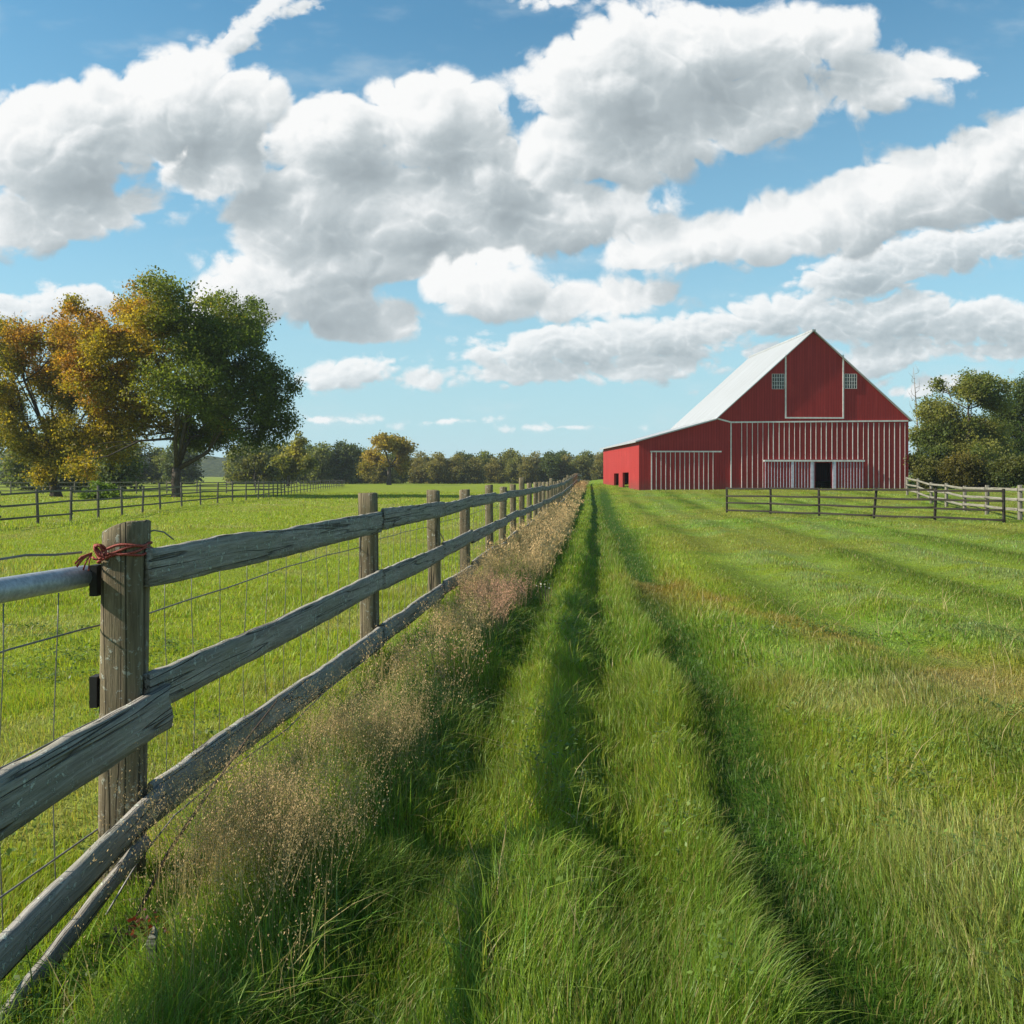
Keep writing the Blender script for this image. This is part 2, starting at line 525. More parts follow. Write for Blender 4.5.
M_RED = paint_mat("barn_red_boards", (0.40, 0.034, 0.031), (0.26, 0.018, 0.018))
M_REDSIDE = M_RED
m, q = new_mat("white_metal_roof")
P = q.n('ShaderNodeTexCoord').outputs['Object']
sx = q.n('ShaderNodeSeparateXYZ'); q.put(sx.inputs[0], P)
rib = q.m('PINGPONG', sx.outputs[1], 0.3)
ribh = q.mapr(rib, 0.0, 0.035, 1.0, 0.0, 'SMOOTHSTEP')
st = q.noise(q.v('MULTIPLY', P, (0.25, 5, 0.25)), 1.0, 5.0, 0.6)
c = q.mix(q.mapr(st, 0.4, 0.8), (0.40, 0.415, 0.43, 1), (0.25, 0.25, 0.25, 1))
rs_ = q.noise(q.v('MULTIPLY', P, (0.18, 3.2, 0.18)), 1.6, 6.0, 0.7)
c = q.mix(q.mapr(rs_, 0.56, 0.72, 0.0, 0.45), c, (0.27, 0.225, 0.185, 1))
c = q.mix(q.m('MULTIPLY', ribh, 0.35), c, (0.22, 0.225, 0.23, 1))
M_ROOF = finish(m, q, c, 0.42, 0.4, ribh, 1.0, 0.05)
m, q = new_mat("white_trim_paint")
P = q.n('ShaderNodeTexCoord').outputs['Object']
st = q.noise(P, 5.0, 4.0, 0.65)
c = q.mix(q.mapr(st, 0.45, 0.75), (0.76, 0.71, 0.69, 1), (0.52, 0.44, 0.42, 1))
M_WHITE = finish(m, q, c, 0.6, 0.3)
m, q = new_mat("door_lilac_white")
P = q.n('ShaderNodeTexCoord').outputs['Object']
st = q.noise(P, 5.0, 4.0, 0.65)
c = q.mix(q.mapr(st, 0.45, 0.75), (0.60, 0.56, 0.66, 1), (0.42, 0.35, 0.42, 1))
M_LILAC = finish(m, q, c, 0.6, 0.3)
m, q = new_mat("window_glass")
M_GLASS = finish(m, q, (0.02, 0.025, 0.025, 1), 0.08, 0.6)
m, q = new_mat("barn_dark_earth_floor")
M_DARK = finish(m, q, (0.03, 0.025, 0.02, 1), 0.9, 0.1)

BO = Vector((9.6, 68.0, 0.52))
BR = R(3.0)
barn = empty('barn', BO, BR)
tag(barn, 'big red gabled barn with white roof, white battens and a low lean-to on its left', 'barn')


def fac(px, py):
    """picture point on the plane of the barn's front -> local x, z"""
    d = Vector(((px - 512) / F, 1.0, (HZ - py) / F))
    n = Vector((math.sin(BR), -math.cos(BR), 0))
    t = (BO - Vector((0, 0, 1.5))).dot(n) / d.dot(n)
    p = Vector((0, 0, 1.5)) + d * t - BO
    return p.dot(Vector((math.cos(BR), math.sin(BR), 0))), p.z


xl, _ = fac(639, 470); zl = fac(639, 441)[1]                 # outer corner of the lean-to
xm, zm = fac(717, 418.5)                                     # eave of the main roof
xr, _ = fac(908.5, 470); zr = fac(908.5, 419)[1]
xk, zk = fac(813, 331.5)                                     # ridge
LM, LL = 15.0, 17.6                                          # depth of main house and lean-to
Z0 = -0.6                                                    # walls start below the turf
TH = 0.18


def wall_front():
    b = MB()
    ox0, ox1 = fac(815, 470)[0], fac(831.5, 470)[0]; oz = fac(815, 462.5)[1]
    xs0 = fac(722, 400)[0]
    # front of the main house round the doorway: left of it, right of it, above it
    b.prism([(xl, Z0), (ox0, Z0), (ox0, oz), (xm, oz), (xm, zm), (xl, zl)], 0, TH)
    b.prism([(ox1, Z0), (xr, Z0), (xr, oz), (ox1, oz)], 0, TH)
    b.prism([(xm, oz), (xr, oz), (xr, zr), (xk, zk), (xm, zm)], 0, TH)
    return b


fw = wall_front().build('front_wall', M_RED, barn)
b = MB()                                                     # side and back walls
b.box(xr - TH, xr, TH, LM, Z0, zr)
b.prism([(xm, zl), (xr - TH, zl), (xr - TH, zr), (xk, zk), (xm, zm)], LM - TH, LM)
b.box(xm, xr - TH, LM - TH, LM, Z0, zl)
b.prism([(xl, Z0), (xm, Z0), (xm, zm), (xl, zl)], LL - TH, LL)
b.box(xm - TH, xm, LM, LL - TH, Z0, zm - 0.25)
b.build('rear_wall', M_RED, barn)
b = MB()                                                     # long wall of the lean-to with two doorways
# local y of a picture column on the plane x = xl
def side_y(px):
    c = Vector((math.cos(BR), math.sin(BR), 0)); n = c
    d = Vector(((px - 512) / F, 1.0, 0))
    p0 = BO + c * xl
    t = p0.dot(n) / d.dot(n)
    return (d * t - p0).dot(Vector((-math.sin(BR), math.cos(BR), 0)))


ya0, ya1 = side_y(628.6), side_y(622.6)
yb0, yb1 = side_y(618.6), side_y(614.0)
ztop = 1.38
b.box(xl, xl + TH, TH, ya0, Z0, zl); b.box(xl, xl + TH, ya1, yb0, Z0, zl); b.box(xl, xl + TH, yb1, LL - TH, Z0, zl)
b.box(xl, xl + TH, ya0, ya1, ztop + 0.05, zl); b.box(xl, xl + TH, yb0, yb1, ztop, zl)
b.build('side_wall', M_RED, barn)
MB_ = MB()
MB_.box(xl + TH + 0.01, xr - TH - 0.01, TH + 0.01, LM - TH - 0.01, Z0, 0.02)
MB_.build('floor_slab', M_DARK, barn)

# roofs: sheets with thickness, overhanging a little
def slab(pts, th):
    """4 corner points (counter-clockwise from above) -> a sheet th thick hanging below them"""
    b = MB()
    lo = [(x, y, z - th) for x, y, z in pts]
    b.poly(list(pts) + lo, [(0, 1, 2, 3), (7, 6, 5, 4), (0, 4, 5, 1), (1, 5, 6, 2), (2, 6, 7, 3), (3, 7, 4, 0)])
    return b


OH = 0.22
up = 0.10
sl = (zk - zm) / (xk - xm); sr = (zk - zr) / (xr - xk)
rl = slab([(xm - 0.05, -OH, zm - 0.05 * sl + up), (xk, -OH, zk + up), (xk, LM + OH, zk + up), (xm - 0.05, LM + OH, zm - 0.05 * sl + up)], 0.09)
roof = rl.build('roof', M_ROOF, barn)
rr = slab([(xk + 0.002, -OH, zk + up), (xr + 0.22, -OH, zr - 0.22 * sr + up), (xr + 0.22, LM + OH, zr - 0.22 * sr + up), (xk + 0.002, LM + OH, zk + up)], 0.09)
rr.build('roof', M_ROOF, barn)
b = MB(); b.box(xk - 0.14, xk + 0.14, -OH + 0.01, LM + OH - 0.01, zk + up - 0.10, zk + up + 0.035)
b.build('ridge_cap', M_ROOF, roof)
ll = (zm - zl) / (xm - xl)
rl2 = slab([(xl - 0.3, -OH - 0.02, zl - 0.3 * ll + up - 0.02), (xm - 0.06, -OH - 0.02, zm + up - 0.10), (xm - 0.06, LL + OH, zm + up - 0.10), (xl - 0.3, LL + OH, zl - 0.3 * ll + up - 0.02)], 0.10)
rl2.build('lean_to_roof', M_ROOF, barn)
# red barge strip shows below the thin white edge
# battens: white upright strips nailed on the lower front
b = MB()
zt = fac(812, 422.5)[1]
x0b, x1b = fac(731, 460)[0], fac(905, 460)[0]
zh = fac(812, 461)[1]; dx0, dx1 = fac(764.5, 460)[0], fac(863, 460)[0]
nb = 34
for i in range(nb):
    x = x0b + (x1b - x0b) * i / (nb - 1) + rnd.uniform(-0.02, 0.02)
    if i == 1: continue
    w = 0.018 + rnd.uniform(-0.006, 0.008) + (0.02 if i == 0 else 0)
    lo = zh + 0.12 if dx0 - 0.1 < x < dx1 + 0.1 else Z0 + 0.3
    b.box(x - w, x + w, -0.035, 0.0, lo, zt)
b.build('batten_strips', M_WHITE, barn)
b = MB()                                                     # white sill board above the battens, kinked at its left end
xa, za = fac(717.5, 418.6); xb, zb = fac(731, 422.2); xc, zc = fac(908, 420.8)
b.prism([(xa, za - 0.06), (xb, zb - 0.06), (xc, zc - 0.06), (xc, zc + 0.05), (xb, zb + 0.05), (xa, za + 0.05)], -0.06, 0.0)
b.build('white_ledge', M_WHITE, barn)
# hay door in the gable
hx0, hz1 = fac(785.5, 356); hx1, hz0 = fac(843.0, 418)
b = MB(); b.prism([(hx0, hz0), (hx1, hz0), (hx1, hz1), (xk + 0.0, hz1 + (xk - hx0) * sl * 0.93), (hx0, hz1)], -0.03, 0.0)
hd = b.build('hay_door', M_RED, barn)
b = MB(); tw = 0.055
b.box(hx0 - tw, hx0 + tw, -0.06, -0.031, hz0 - tw, hz1 + 0.12); b.box(hx1 - tw, hx1 + tw, -0.06, -0.031, hz0 - tw, hz1 + 0.12)
b.box(hx0 + tw, hx1 - tw, -0.06, -0.031, hz0 - tw, hz0 + tw)
b.build('door_trim', M_WHITE, hd)
# gable windows with a grid of bars
for (pa, pb, pt, pbm) in ((772, 784.0, 374, 389), (844.6, 856.5, 374, 388.6)):
    wx0, wz1 = fac(pa, pt); wx1, wz0 = fac(pb, pbm)
    b = MB(); b.box(wx0, wx1, -0.02, 0.0, wz0, wz1)
    w = b.build('window', M_GLASS, barn)
    b = MB(); t = 0.013
    for i in range(6):
        x = wx0 + (wx1 - wx0) * i / 5
        b.box(x - t, x + t, -0.045, -0.021, wz0, wz1)
    for i in range(5):
        z = wz0 + (wz1 - wz0) * i / 4
        b.box(wx0, wx1, -0.042, -0.023, z - t * 0.8, z + t * 0.8)
    b.build('window_bars', M_WHITE, w)
# sliding doors under a white track either side of the open doorway
tr = MB(); tr.box(dx0 - 0.08, dx1 + 0.08, -0.16, -0.04, zh - 0.05, zh + 0.08)
tr.build('door_track', M_WHITE, barn)
ox0, ox1 = fac(815, 470)[0], fac(831.5, 470)[0]
for (a, c, wide) in ((dx0, ox0 - 0.02, (fac(792, 470)[0], fac(811.5, 470)[0])), (ox1 + 0.02, dx1, (fac(834, 470)[0],))):
    b = MB(); b.box(a, c, -0.09, -0.045, Z0 + 0.45, zh - 0.05)
    d = b.build('sliding_door', M_RED, barn)
    b = MB(); x = a + 0.03
    while x < c - 0.03:
        b.box(x - 0.021, x + 0.021, -0.12, -0.091, Z0 + 0.45, zh - 0.052); x += 0.235
    for wx in wide:
        b.box(wx - 0.10, wx + 0.10, -0.14, -0.121, Z0 + 0.45, zh - 0.052)
    b.build('batten_strips', M_LILAC, d)
# lean-to door with its white header
lx0, lz1 = fac(651, 451.5); lx1, _ = fac(718, 451.5)
b = MB(); b.box(lx0, lx1, -0.035, 0.0, Z0, lz1 - 0.05)
d = b.build('lean_to_door', M_RED, barn)
b = MB()
n = 15
for i in range(n):
    x = lx0 + 0.03 + (lx1 - lx0 - 0.06) * i / (n - 1)
    if i == n - 1: continue
    w = 0.020 + (0.02 if i == 0 else 0)
    b.box(x - w, x + w, -0.06, -0.036, Z0, lz1 - 0.05)
b.box(lx0 - 0.05, lx1 + 0.25, -0.09, 0.0, lz1 - 0.049, lz1 + 0.05)
b.build('door_trim', M_WHITE, d)

# ------------------------------------------------------------------ grass: real blades, thinner on the ground with distance
def blades(x, y, h, w, col, segs, lean=0.5, dirv=None, tipcol=None, z=None):
    n = len(x)
    z = ground_z(x, y) - 0.012 if z is None else z
    a = NR.uniform(0, 2 * math.pi, n)
    ld = np.stack([np.cos(a), np.sin(a)], -1)
    if dirv is not None:
        ld = ld * 0.75 + dirv
    ln = np.abs(NR.normal(lean, lean * 0.5, n))
    b = a + NR.uniform(0.9, 2.2, n)
    sd = np.stack([np.cos(b), np.sin(b)], -1)
    V = np.empty((n, 2 * segs + 1, 3)); C = np.empty((n, 2 * segs + 1, 3))
    tc_ = col if tipcol is None else tipcol
    for i in range(segs + 1):
        t = i / segs
        out = ln * h * t ** 1.9
        up_ = h * (t - 0.32 * np.minimum(ln, 1.3) * t ** 2.4)
        cx = x + ld[:, 0] * out; cy = y + ld[:, 1] * out; cz = z + up_
        cc = col + (tc_ - col) * (t ** 1.5)
        if i == segs:
            V[:, 2 * segs] = np.stack([cx, cy, cz], -1); C[:, 2 * segs] = cc
        else:
            hw = w * (1 - 0.75 * t ** 1.6) * 0.5
            V[:, 2 * i] = np.stack([cx - sd[:, 0] * hw, cy - sd[:, 1] * hw, cz], -1)
            V[:, 2 * i + 1] = np.stack([cx + sd[:, 0] * hw, cy + sd[:, 1] * hw, cz], -1)
            C[:, 2 * i] = cc; C[:, 2 * i + 1] = cc
    k = 2 * segs + 1
    base = (np.arange(n) * k)[:, None]
    quads = [base + np.array([2 * i, 2 * i + 1, 2 * i + 3, 2 * i + 2]) for i in range(segs - 1)]
    tris = base + np.array([2 * segs - 2, 2 * segs - 1, 2 * segs])
    return V.reshape(-1, 3), quads, tris, C.reshape(-1, 3)


class Sward:
    def __init__(self):
        self.V = []; self.Q = []; self.T = []; self.C = []; self.n = 0

    def add(self, V, quads, tris, C):
        self.V.append(V); self.C.append(C)
        for qd in quads: self.Q.append(qd + self.n)
        if tris is not None and len(tris): self.T.append(tris + self.n)
        self.n += len(V)

    def build(self, name, mat):
        fs = []
        if self.Q: fs.append(np.concatenate(self.Q))
        if self.T: fs.append(np.concatenate(self.T))
        return mesh_np(name, np.concatenate(self.V), fs, mat, cols=np.concatenate(self.C))


def scatter(y0, y1, dens, spread=0.68, margin=1.5):
    """random spots in the wedge of ground the lens takes in, dens per square metre"""
    area = spread * (y1 ** 2 - y0 ** 2) + 2 * margin * (y1 - y0)
    n = int(area * dens)
    u = NR.random(n)
    y = np.sqrt(y0 ** 2 + u * (y1 ** 2 - y0 ** 2))
    x = NR.uniform(-1, 1, n) * (spread * y + margin)
    return x, y


def sward_height(x, y):
    o = offs(x, y) - wob(y)
    past = sstep(o, FA + 0.1, FA - 0.2)
    tuft = fbm(x, y, 2.3, 12.0, 3)
    big = fbm(x, y, 0.8, 14.0, 3)
    lane = (0.145 + 0.085 * np.exp(-((o - 0.43) / 0.2) ** 2)) * (1 - 0.60 * rut(x, y)) * (0.55 + 0.9 * tuft)
    lane_w = sstep(o, -1.5, -0.9) * (1 - sstep(o, 1.15, 1.85))
    verge_w = sstep(o, FA - 0.25, FA) * (1 - sstep(o, -1.25, -0.75))
    near = 1 - sstep(y, 4.0, 8.5)
    field = 0.052 * (0.5 + tuft) + 0.022 * near * (0.3 + big) * (1 - 0.6 * sstep(o, 2, 5))
    ow = o + 0.5 * (vnoise(x, y, 0.12, 3) - 0.5)
    field = field * (1 + 0.35 * np.sin(ow * 2 * math.pi / 1.55 + 0.8) * sstep(o, 1.3, 2))
    pas = 0.06 * (0.4 + 1.3 * tuft) + 0.05 * sstep(big, 0.58, 0.7)
    h = field * (1 - past) + pas * past
    h = h * (1 - lane_w) + lane * lane_w * (1 - 0.35 * sstep(y, 12, 40)) + 0
    h = h * (1 - verge_w) + verge_w * (0.10 + 0.16 * sstep(o, FA + 0.15, FA + 0.6)) * (0.55 + 0.9 * big)
    return h


def blade_cols(x, y, dry=0.12):
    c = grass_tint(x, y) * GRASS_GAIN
    n = len(x)
    c = c * NR.uniform(0.6, 1.35, n)[:, None] * (1 + NR.normal(0, 1, n)[:, None] * np.array([0.16, 0.0, 0.10]))
    c = np.clip(c, 0.004, 0.6)
    blue = NR.random(n) < 0.10
    c[blue] = c[blue] * np.array([0.95, 1.05, 2.2])
    d = NR.random(n) < dry
    c[d] = np.array([0.30, 0.25, 0.09]) * NR.uniform(0.6, 1.25, d.sum())[:, None]
    tip = c * 0.8 + np.array([0.30, 0.30, 0.07]) * 0.2
    return c, tip


GRASS_GAIN = 1.75
m, q = new_mat("grass_blades")
c = attr_col(q)
p = finish(m, q, c, 0.5, 0.35, trans=0.42, tcol=q.mix(1.0, c, (1.25, 1.2, 0.7, 1), 'MULTIPLY'))
M_GRASS = m

S = Sward()
# (from, to, blades per m2, segments, width, height factor)
for (y0, y1, dens, seg, wd, hf) in ((1.2, 3.6, 16000, 4, 0.0033, 1.0), (3.6, 7.0, 7500, 3, 0.0045, 1.0), (7.0, 13.0, 2400, 2, 0.0078, 1.0),
                                    (13.0, 26.0, 560, 1, 0.016, 1.05), (26.0, 48.0, 150, 1, 0.030, 1.15), (48.0, 95.0, 32, 1, 0.06, 1.3)):
    x, y = scatter(y0, y1, dens)
    h = sward_height(x, y)
    o = offs(x, y) - wob(y)
    keep = NR.random(len(x)) < np.clip(0.50 + h * 2.2, 0, 1)
    x, y, h, o = x[keep], y[keep], h[keep], o[keep]
    hh = h * hf * NR.uniform(0.55, 1.25, len(x))
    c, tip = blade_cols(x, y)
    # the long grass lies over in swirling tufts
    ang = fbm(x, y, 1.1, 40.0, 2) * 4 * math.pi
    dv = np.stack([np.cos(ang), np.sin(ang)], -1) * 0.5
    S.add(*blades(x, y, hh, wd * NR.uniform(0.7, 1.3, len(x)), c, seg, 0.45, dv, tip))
# tufts of long blades along the crowns of the lane and the foot of the fence
x, y = scatter(1.3, 12.0, 220)
o = offs(x, y) - wob(y)
tf = fbm(x, y, 2.6, 50.0, 2)
keep = (tf > 0.54) & (o > FA - 0.1) & (o < 1.5) & (rut(x, y) < 0.15) & (offs(x, y) < 1.0)
x, y = x[keep], y[keep]
k = 7
xx = np.repeat(x, k) + NR.normal(0, 0.025, len(x) * k); yy = np.repeat(y, k) + NR.normal(0, 0.025, len(x) * k)
c, tip = blade_cols(xx, yy, 0.08)
S.add(*blades(xx, yy, NR.uniform(0.14, 0.30, len(xx)), 0.0042 * (1 + yy * 0.06), c, 4, 0.85, None, tip))
# dead stalks standing and lying about, and broad-leaved weeds between the grass
x, y = scatter(1.3, 11.0, 34)
o = offs(x, y); keep = (o > FA) & (rut(x, y) < 0.25) & (NR.random(len(x)) < np.where(o < 1.3, 1.0, 0.45)); x, y = x[keep], y[keep]
c = np.array([0.46, 0.37, 0.17])[None] * NR.uniform(0.55, 1.15, len(x))[:, None]
S.add(*blades(x, y, NR.uniform(0.12, 0.36, len(x)), 0.0032 * (1 + y * 0.08), c, 4, 0.95, None, c))
x, y = scatter(1.3, 9.0, 55)
o = offs(x, y); keep = (sstep(fbm(x, y, 1.3, 70.0, 2), 0.46, 0.62) > NR.random(len(x))) & (rut(x, y) < 0.35); x, y = x[keep], y[keep]
k = 9
cx_ = np.repeat(x, k) + NR.normal(0, 0.035, len(x) * k); cy_ = np.repeat(y, k) + NR.normal(0, 0.035, len(x) * k)
hz_ = ground_z(cx_, cy_) + sward_height(cx_, cy_) * NR.uniform(0.45, 1.0, len(cx_))
lc = (np.array([0.11, 0.165, 0.03])[None] * NR.uniform(0.7, 1.5, len(x))[:, None]).repeat(k, 0) * NR.uniform(0.8, 1.25, len(cx_))[:, None]
N = len(cx_); u = NR.normal(0, 1, (N, 3)); u[:, 2] *= 0.45; u /= np.linalg.norm(u, axis=1)[:, None]
v = np.cross(u, np.array([0, 0, 1.0]) + NR.normal(0, 0.25, (N, 3))); v /= np.linalg.norm(v, axis=1)[:, None]
Lw = NR.uniform(0.006, 0.014, N)[:, None] * (1 + 0.05 * cy_[:, None]); ctr = np.stack([cx_, cy_, hz_], -1)
Q = np.stack([ctr - u * Lw, ctr + v * Lw * 0.62, ctr + u * Lw, ctr - v * Lw * 0.62], 1)
S.add(Q.reshape(-1, 3), [(np.arange(N) * 4)[:, None] + np.arange(4)], None, np.repeat(lc, 4, 0))
grass = S.build('grass', M_GRASS)
tag(grass, 'green grass of the lane, the mown field and the sunlit pasture', 'grass', kind='stuff')

# ------------------------------------------------------------------ dry seeded grass along the fence
def in_belt(x, y):
    o = offs(x, y) - wob(y) * 0.5
    c0_ = FA + 0.62
    wdt = 0.36 + 0.22 * (vnoise(y * 0 + 3, y, 0.6, 7) - 0.5) + 0.12 * sstep(y, 8, 12) - 0.05 * sstep(y, 40, 80)
    b = 1 - sstep(np.abs(o - c0_), wdt * 0.6, wdt * 1.15)
    along = np.maximum(sstep(y, 2.7, 3.2) * (1 - sstep(y, 4.3, 5.2)), sstep(y, 6.6, 8.3))
    along = np.maximum(along, 0.16) * (0.45 + 0.75 * sstep(fbm(y * 0 + 5, y, 0.35, 66.0, 2), 0.40, 0.58) + 0.3 * (y < 5))
    along = along * (1 - 0.45 * sstep(y, 18, 45))
    return b * along * (0.18 + 1.2 * sstep(fbm(x, y, 1.5, 60.0, 3), 0.40, 0.54))


DS = Sward()
for (y0, y1, dens, seg, wd, nseed, ss) in ((2.4, 5.4, 2700, 3, 0.0022, 34, 0.0036), (5.4, 13, 1100, 2, 0.0040, 18, 0.0070), (13, 32, 230, 1, 0.012, 8, 0.02), (32, 112, 50, 1, 0.035, 5, 0.05)):
    n = int((y1 - y0) * 1.6 * dens)
    y = NR.uniform(y0, y1, n); x = NR.uniform(-0.55, 1.05, n) + FA + 0.3 + FB * y
    keep = NR.random(n) < in_belt(x, y)
    x, y = x[keep], y[keep]; n = len(x)
    h = NR.uniform(0.30, 0.62, n) * (0.75 + 0.5 * fbm(x, y, 1.4, 62.0, 2))
    tan = np.array([0.62, 0.435, 0.215])[None] * NR.uniform(0.6, 1.25, n)[:, None]
    pink = sstep(fbm(x, y, 0.9, 64.0, 2), 0.52, 0.66) * ((y > 6) & (y < 12))
    tan = tan * (1 + pink[:, None] * np.array([0.0, -0.20, 0.05]))
    stem = tan * np.array([0.75, 0.85, 0.7])
    z = ground_z(x, y) - 0.01
    a = NR.uniform(0, 6.28, n); ln = np.abs(NR.normal(0.28, 0.16, n))
    # stems (blade) with the same lean as the seed heads
    V = []; sd = np.stack([np.cos(a + 1.3), np.sin(a + 1.3)], -1)

    def spine(t, jitter=0):
        return np.stack([x + np.cos(a) * ln * h * t ** 2, y + np.sin(a) * ln * h * t ** 2, z + h * t * (1 - 0.12 * t)], -1)
    lv = [0.0, 0.5, 1.0]
    P = np.empty((n, 5, 3)); CC = np.repeat(stem[:, None], 5, 1)
    for i, t in enumerate(lv):
        s_ = spine(t)
        if i == 2: P[:, 4] = s_
        else:
            off = np.concatenate([sd * wd * 0.5 * (1 - 0.5 * t), np.zeros((n, 1))], 1)
            P[:, 2 * i] = s_ - off; P[:, 2 * i + 1] = s_ + off
    b0 = (np.arange(n) * 5)[:, None]
    DS.add(P.reshape(-1, 3), [b0 + np.array([0, 1, 3, 2])], b0 + np.array([2, 3, 4]), CC.reshape(-1, 3))
    # seeds: small slips round the top of each stem
    t = NR.uniform(0.55, 1.03, (n, nseed))
    sx_ = x[:, None] + np.cos(a)[:, None] * (ln * h)[:, None] * t ** 2; sy_ = y[:, None] + np.sin(a)[:, None] * (ln * h)[:, None] * t ** 2
    sz_ = z[:, None] + h[:, None] * t * (1 - 0.12 * t)
    r = 0.032 * (1.08 - t) / 0.5 + ss * 0.4
    ctr = np.stack([sx_ + NR.normal(0, 1, t.shape) * r, sy_ + NR.normal(0, 1, t.shape) * r, sz_ + NR.normal(0, 0.012, t.shape)], -1).reshape(-1, 3)
    N = len(ctr)
    u = NR.normal(0, 1, (N, 3)); u[:, 2] = np.abs(u[:, 2]) + 0.8; u /= np.linalg.norm(u, axis=1)[:, None]
    v = np.cross(u, NR.normal(0, 1, (N, 3))); v /= np.linalg.norm(v, axis=1)[:, None]
    L = (ss * NR.uniform(0.7, 1.4, N))[:, None]
    Q = np.stack([ctr - u * L, ctr + v * L * 0.38, ctr + u * L, ctr - v * L * 0.38], 1)
    sc_ = np.repeat(tan, nseed, 0) * NR.uniform(0.8, 1.25, N)[:, None]
    DS.add(Q.reshape(-1, 3), [(np.arange(N) * 4)[:, None] + np.arange(4)], None, np.repeat(sc_, 4, 0))
# scattered single seeding stalks in the long grass
m, q = new_mat("dry_grass_stalks")
c = attr_col(q)
M_DRY = finish(m, q, c, 0.7, 0.2, trans=0.4)
dry = DS.build('dry_grass', M_DRY)
tag(dry, 'tan seeded dry grass standing along the foot of the old plank fence', 'dry grass', kind='stuff')

# ------------------------------------------------------------------ weathered timber
def wood_mat(name, axis, light, dark, lichen=0.3, fine=1.0, gscale=1.0):
    """grain runs along the object's x (rails) or z (posts)"""
    m, q = new_mat(name)
    P = q.n('ShaderNodeTexCoord').outputs['Object']
    oi = q.n('ShaderNodeObjectInfo')
    P = q.v('ADD', P, q.v('SCALE', q.v('MULTIPLY', oi.outputs['Location'], (1.3, 1.7, 0.9)), 1.0))
    st = (0.06, 1, 1) if axis == 0 else (1, 1, 0.06)
    PS = q.v('MULTIPLY', q.v('ADD', P, q.v('SCALE', q.v('SUBTRACT', q.noise(P, 2.2, 2.0, out=1), (0.5, 0.5, 0.5)), 0.03)), st)
    g1 = q.noise(PS, 90.0 * gscale, 5.0, 0.65, 0.1)
    g2 = q.noise(PS, 20.0 * gscale, 4.0, 0.6, 0.2)
    crack = q.mapr(q.m('ABSOLUTE', q.m('SUBTRACT', q.noise(q.v('MULTIPLY', P, (0.03, 1, 1) if axis == 0 else (1, 1, 0.03)), 15.0 * gscale, 2.0, 0.5), 0.5)), 0.0, 0.014 if axis == 0 else 0.024, 1.0, 0.0)
    blot = q.noise(P, 2.6, 5.0, 0.65)
    c = q.mix(q.mapr(g1, 0.3, 0.72), (*dark, 1), (*light, 1))
    c = q.mix(q.mapr(g2, 0.35, 0.7, 0.0, 0.6), c, (dark[0] * 0.8, dark[1] * 0.75, dark[2] * 0.7, 1))
    c = q.mix(q.mapr(blot, 0.45, 0.75, 0.0, 0.45), c, (light[0] * 0.55, light[1] * 0.62, light[2] * 0.45, 1))
    lich = q.noise(P, 34.0, 4.0, 0.7)
    lz = q.noise(P, 3.2, 3.0, 0.6)
    lf = q.m('MULTIPLY', q.mapr(lich, 0.565, 0.62), q.mapr(lz, 0.38, 0.58, 0.0, lichen * 2.2))
    c = q.mix(q.m('MINIMUM', lf, 0.85), c, (0.52, 0.54, 0.46, 1))
    c = q.mix(q.m('MULTIPLY', crack, 0.8), c, (0.025, 0.022, 0.018, 1))
    h = q.m('MULTIPLY_ADD', crack, -0.9, q.m('MULTIPLY_ADD', g1, 0.8, q.m('MULTIPLY', lf, 0.5)))
    return finish(m, q, c, 0.85, 0.2, h, 1.0, 0.010 * fine)


M_RAIL = wood_mat("weathered_rail_wood", 0, (0.46, 0.425, 0.375), (0.16, 0.145, 0.125), 0.7)
M_POST = wood_mat("weathered_post_wood", 2, (0.33, 0.265, 0.170), (0.105, 0.083, 0.052), 0.30)
M_DRAIL = wood_mat("dark_rail_wood", 0, (0.055, 0.046, 0.038), (0.022, 0.019, 0.016), 0.03)  # dark brown tone throughout, hardly any lichen
M_DPOST = wood_mat("dark_post_wood", 2, (0.055, 0.046, 0.038), (0.022, 0.019, 0.016), 0.03)
M_PRAIL = wood_mat("pale_bleached_rail_wood", 0, (0.36, 0.335, 0.285), (0.18, 0.165, 0.135), 0.05)
M_PPOST = wood_mat("pale_bleached_post_wood", 2, (0.30, 0.275, 0.225), (0.15, 0.135, 0.11), 0.05)
M_GRAIL = wood_mat("grey_paddock_rail_wood", 0, (0.23, 0.21, 0.18), (0.10, 0.09, 0.075), 0.05)
M_GPOST = wood_mat("grey_paddock_post_wood", 2, (0.20, 0.18, 0.15), (0.09, 0.08, 0.065), 0.05)
m, q = new_mat("galvanised_wire")
M_WIRE = finish(m, q, q.mix(q.noise(q.n('ShaderNodeTexCoord').outputs['Object'], 9.0, 3.0), (0.12, 0.11, 0.10, 1), (0.26, 0.25, 0.23, 1)), 0.55, 0.4, metal=0.35)
m, q = new_mat("rusty_wire")
M_RUST = finish(m, q, (0.09, 0.055, 0.035, 1), 0.8, 0.3)
m, q = new_mat("galvanised_pipe")
P = q.n('ShaderNodeTexCoord').outputs['Object']
cn = q.noise(q.v('MULTIPLY', P, (2, 9, 9)), 7.0, 6.0, 0.7)
M_PIPE = finish(m, q, q.mix(q.mapr(cn, 0.35, 0.7), (0.27, 0.29, 0.31, 1), (0.50, 0.52, 0.55, 1)), 0.5, 0.4, cn, 0.3, 0.003, metal=0.5)
m, q = new_mat("red_twine")
cn = q.noise(q.n('ShaderNodeTexCoord').outputs['Object'], 160.0, 3.0, 0.7)
M_TWINE = finish(m, q, q.mix(q.mapr(cn, 0.4, 0.65), (0.20, 0.020, 0.014, 1), (0.40, 0.11, 0.08, 1)), 0.7, 0.3, cn, 0.6, 0.003)
m, q = new_mat("black_bracket")
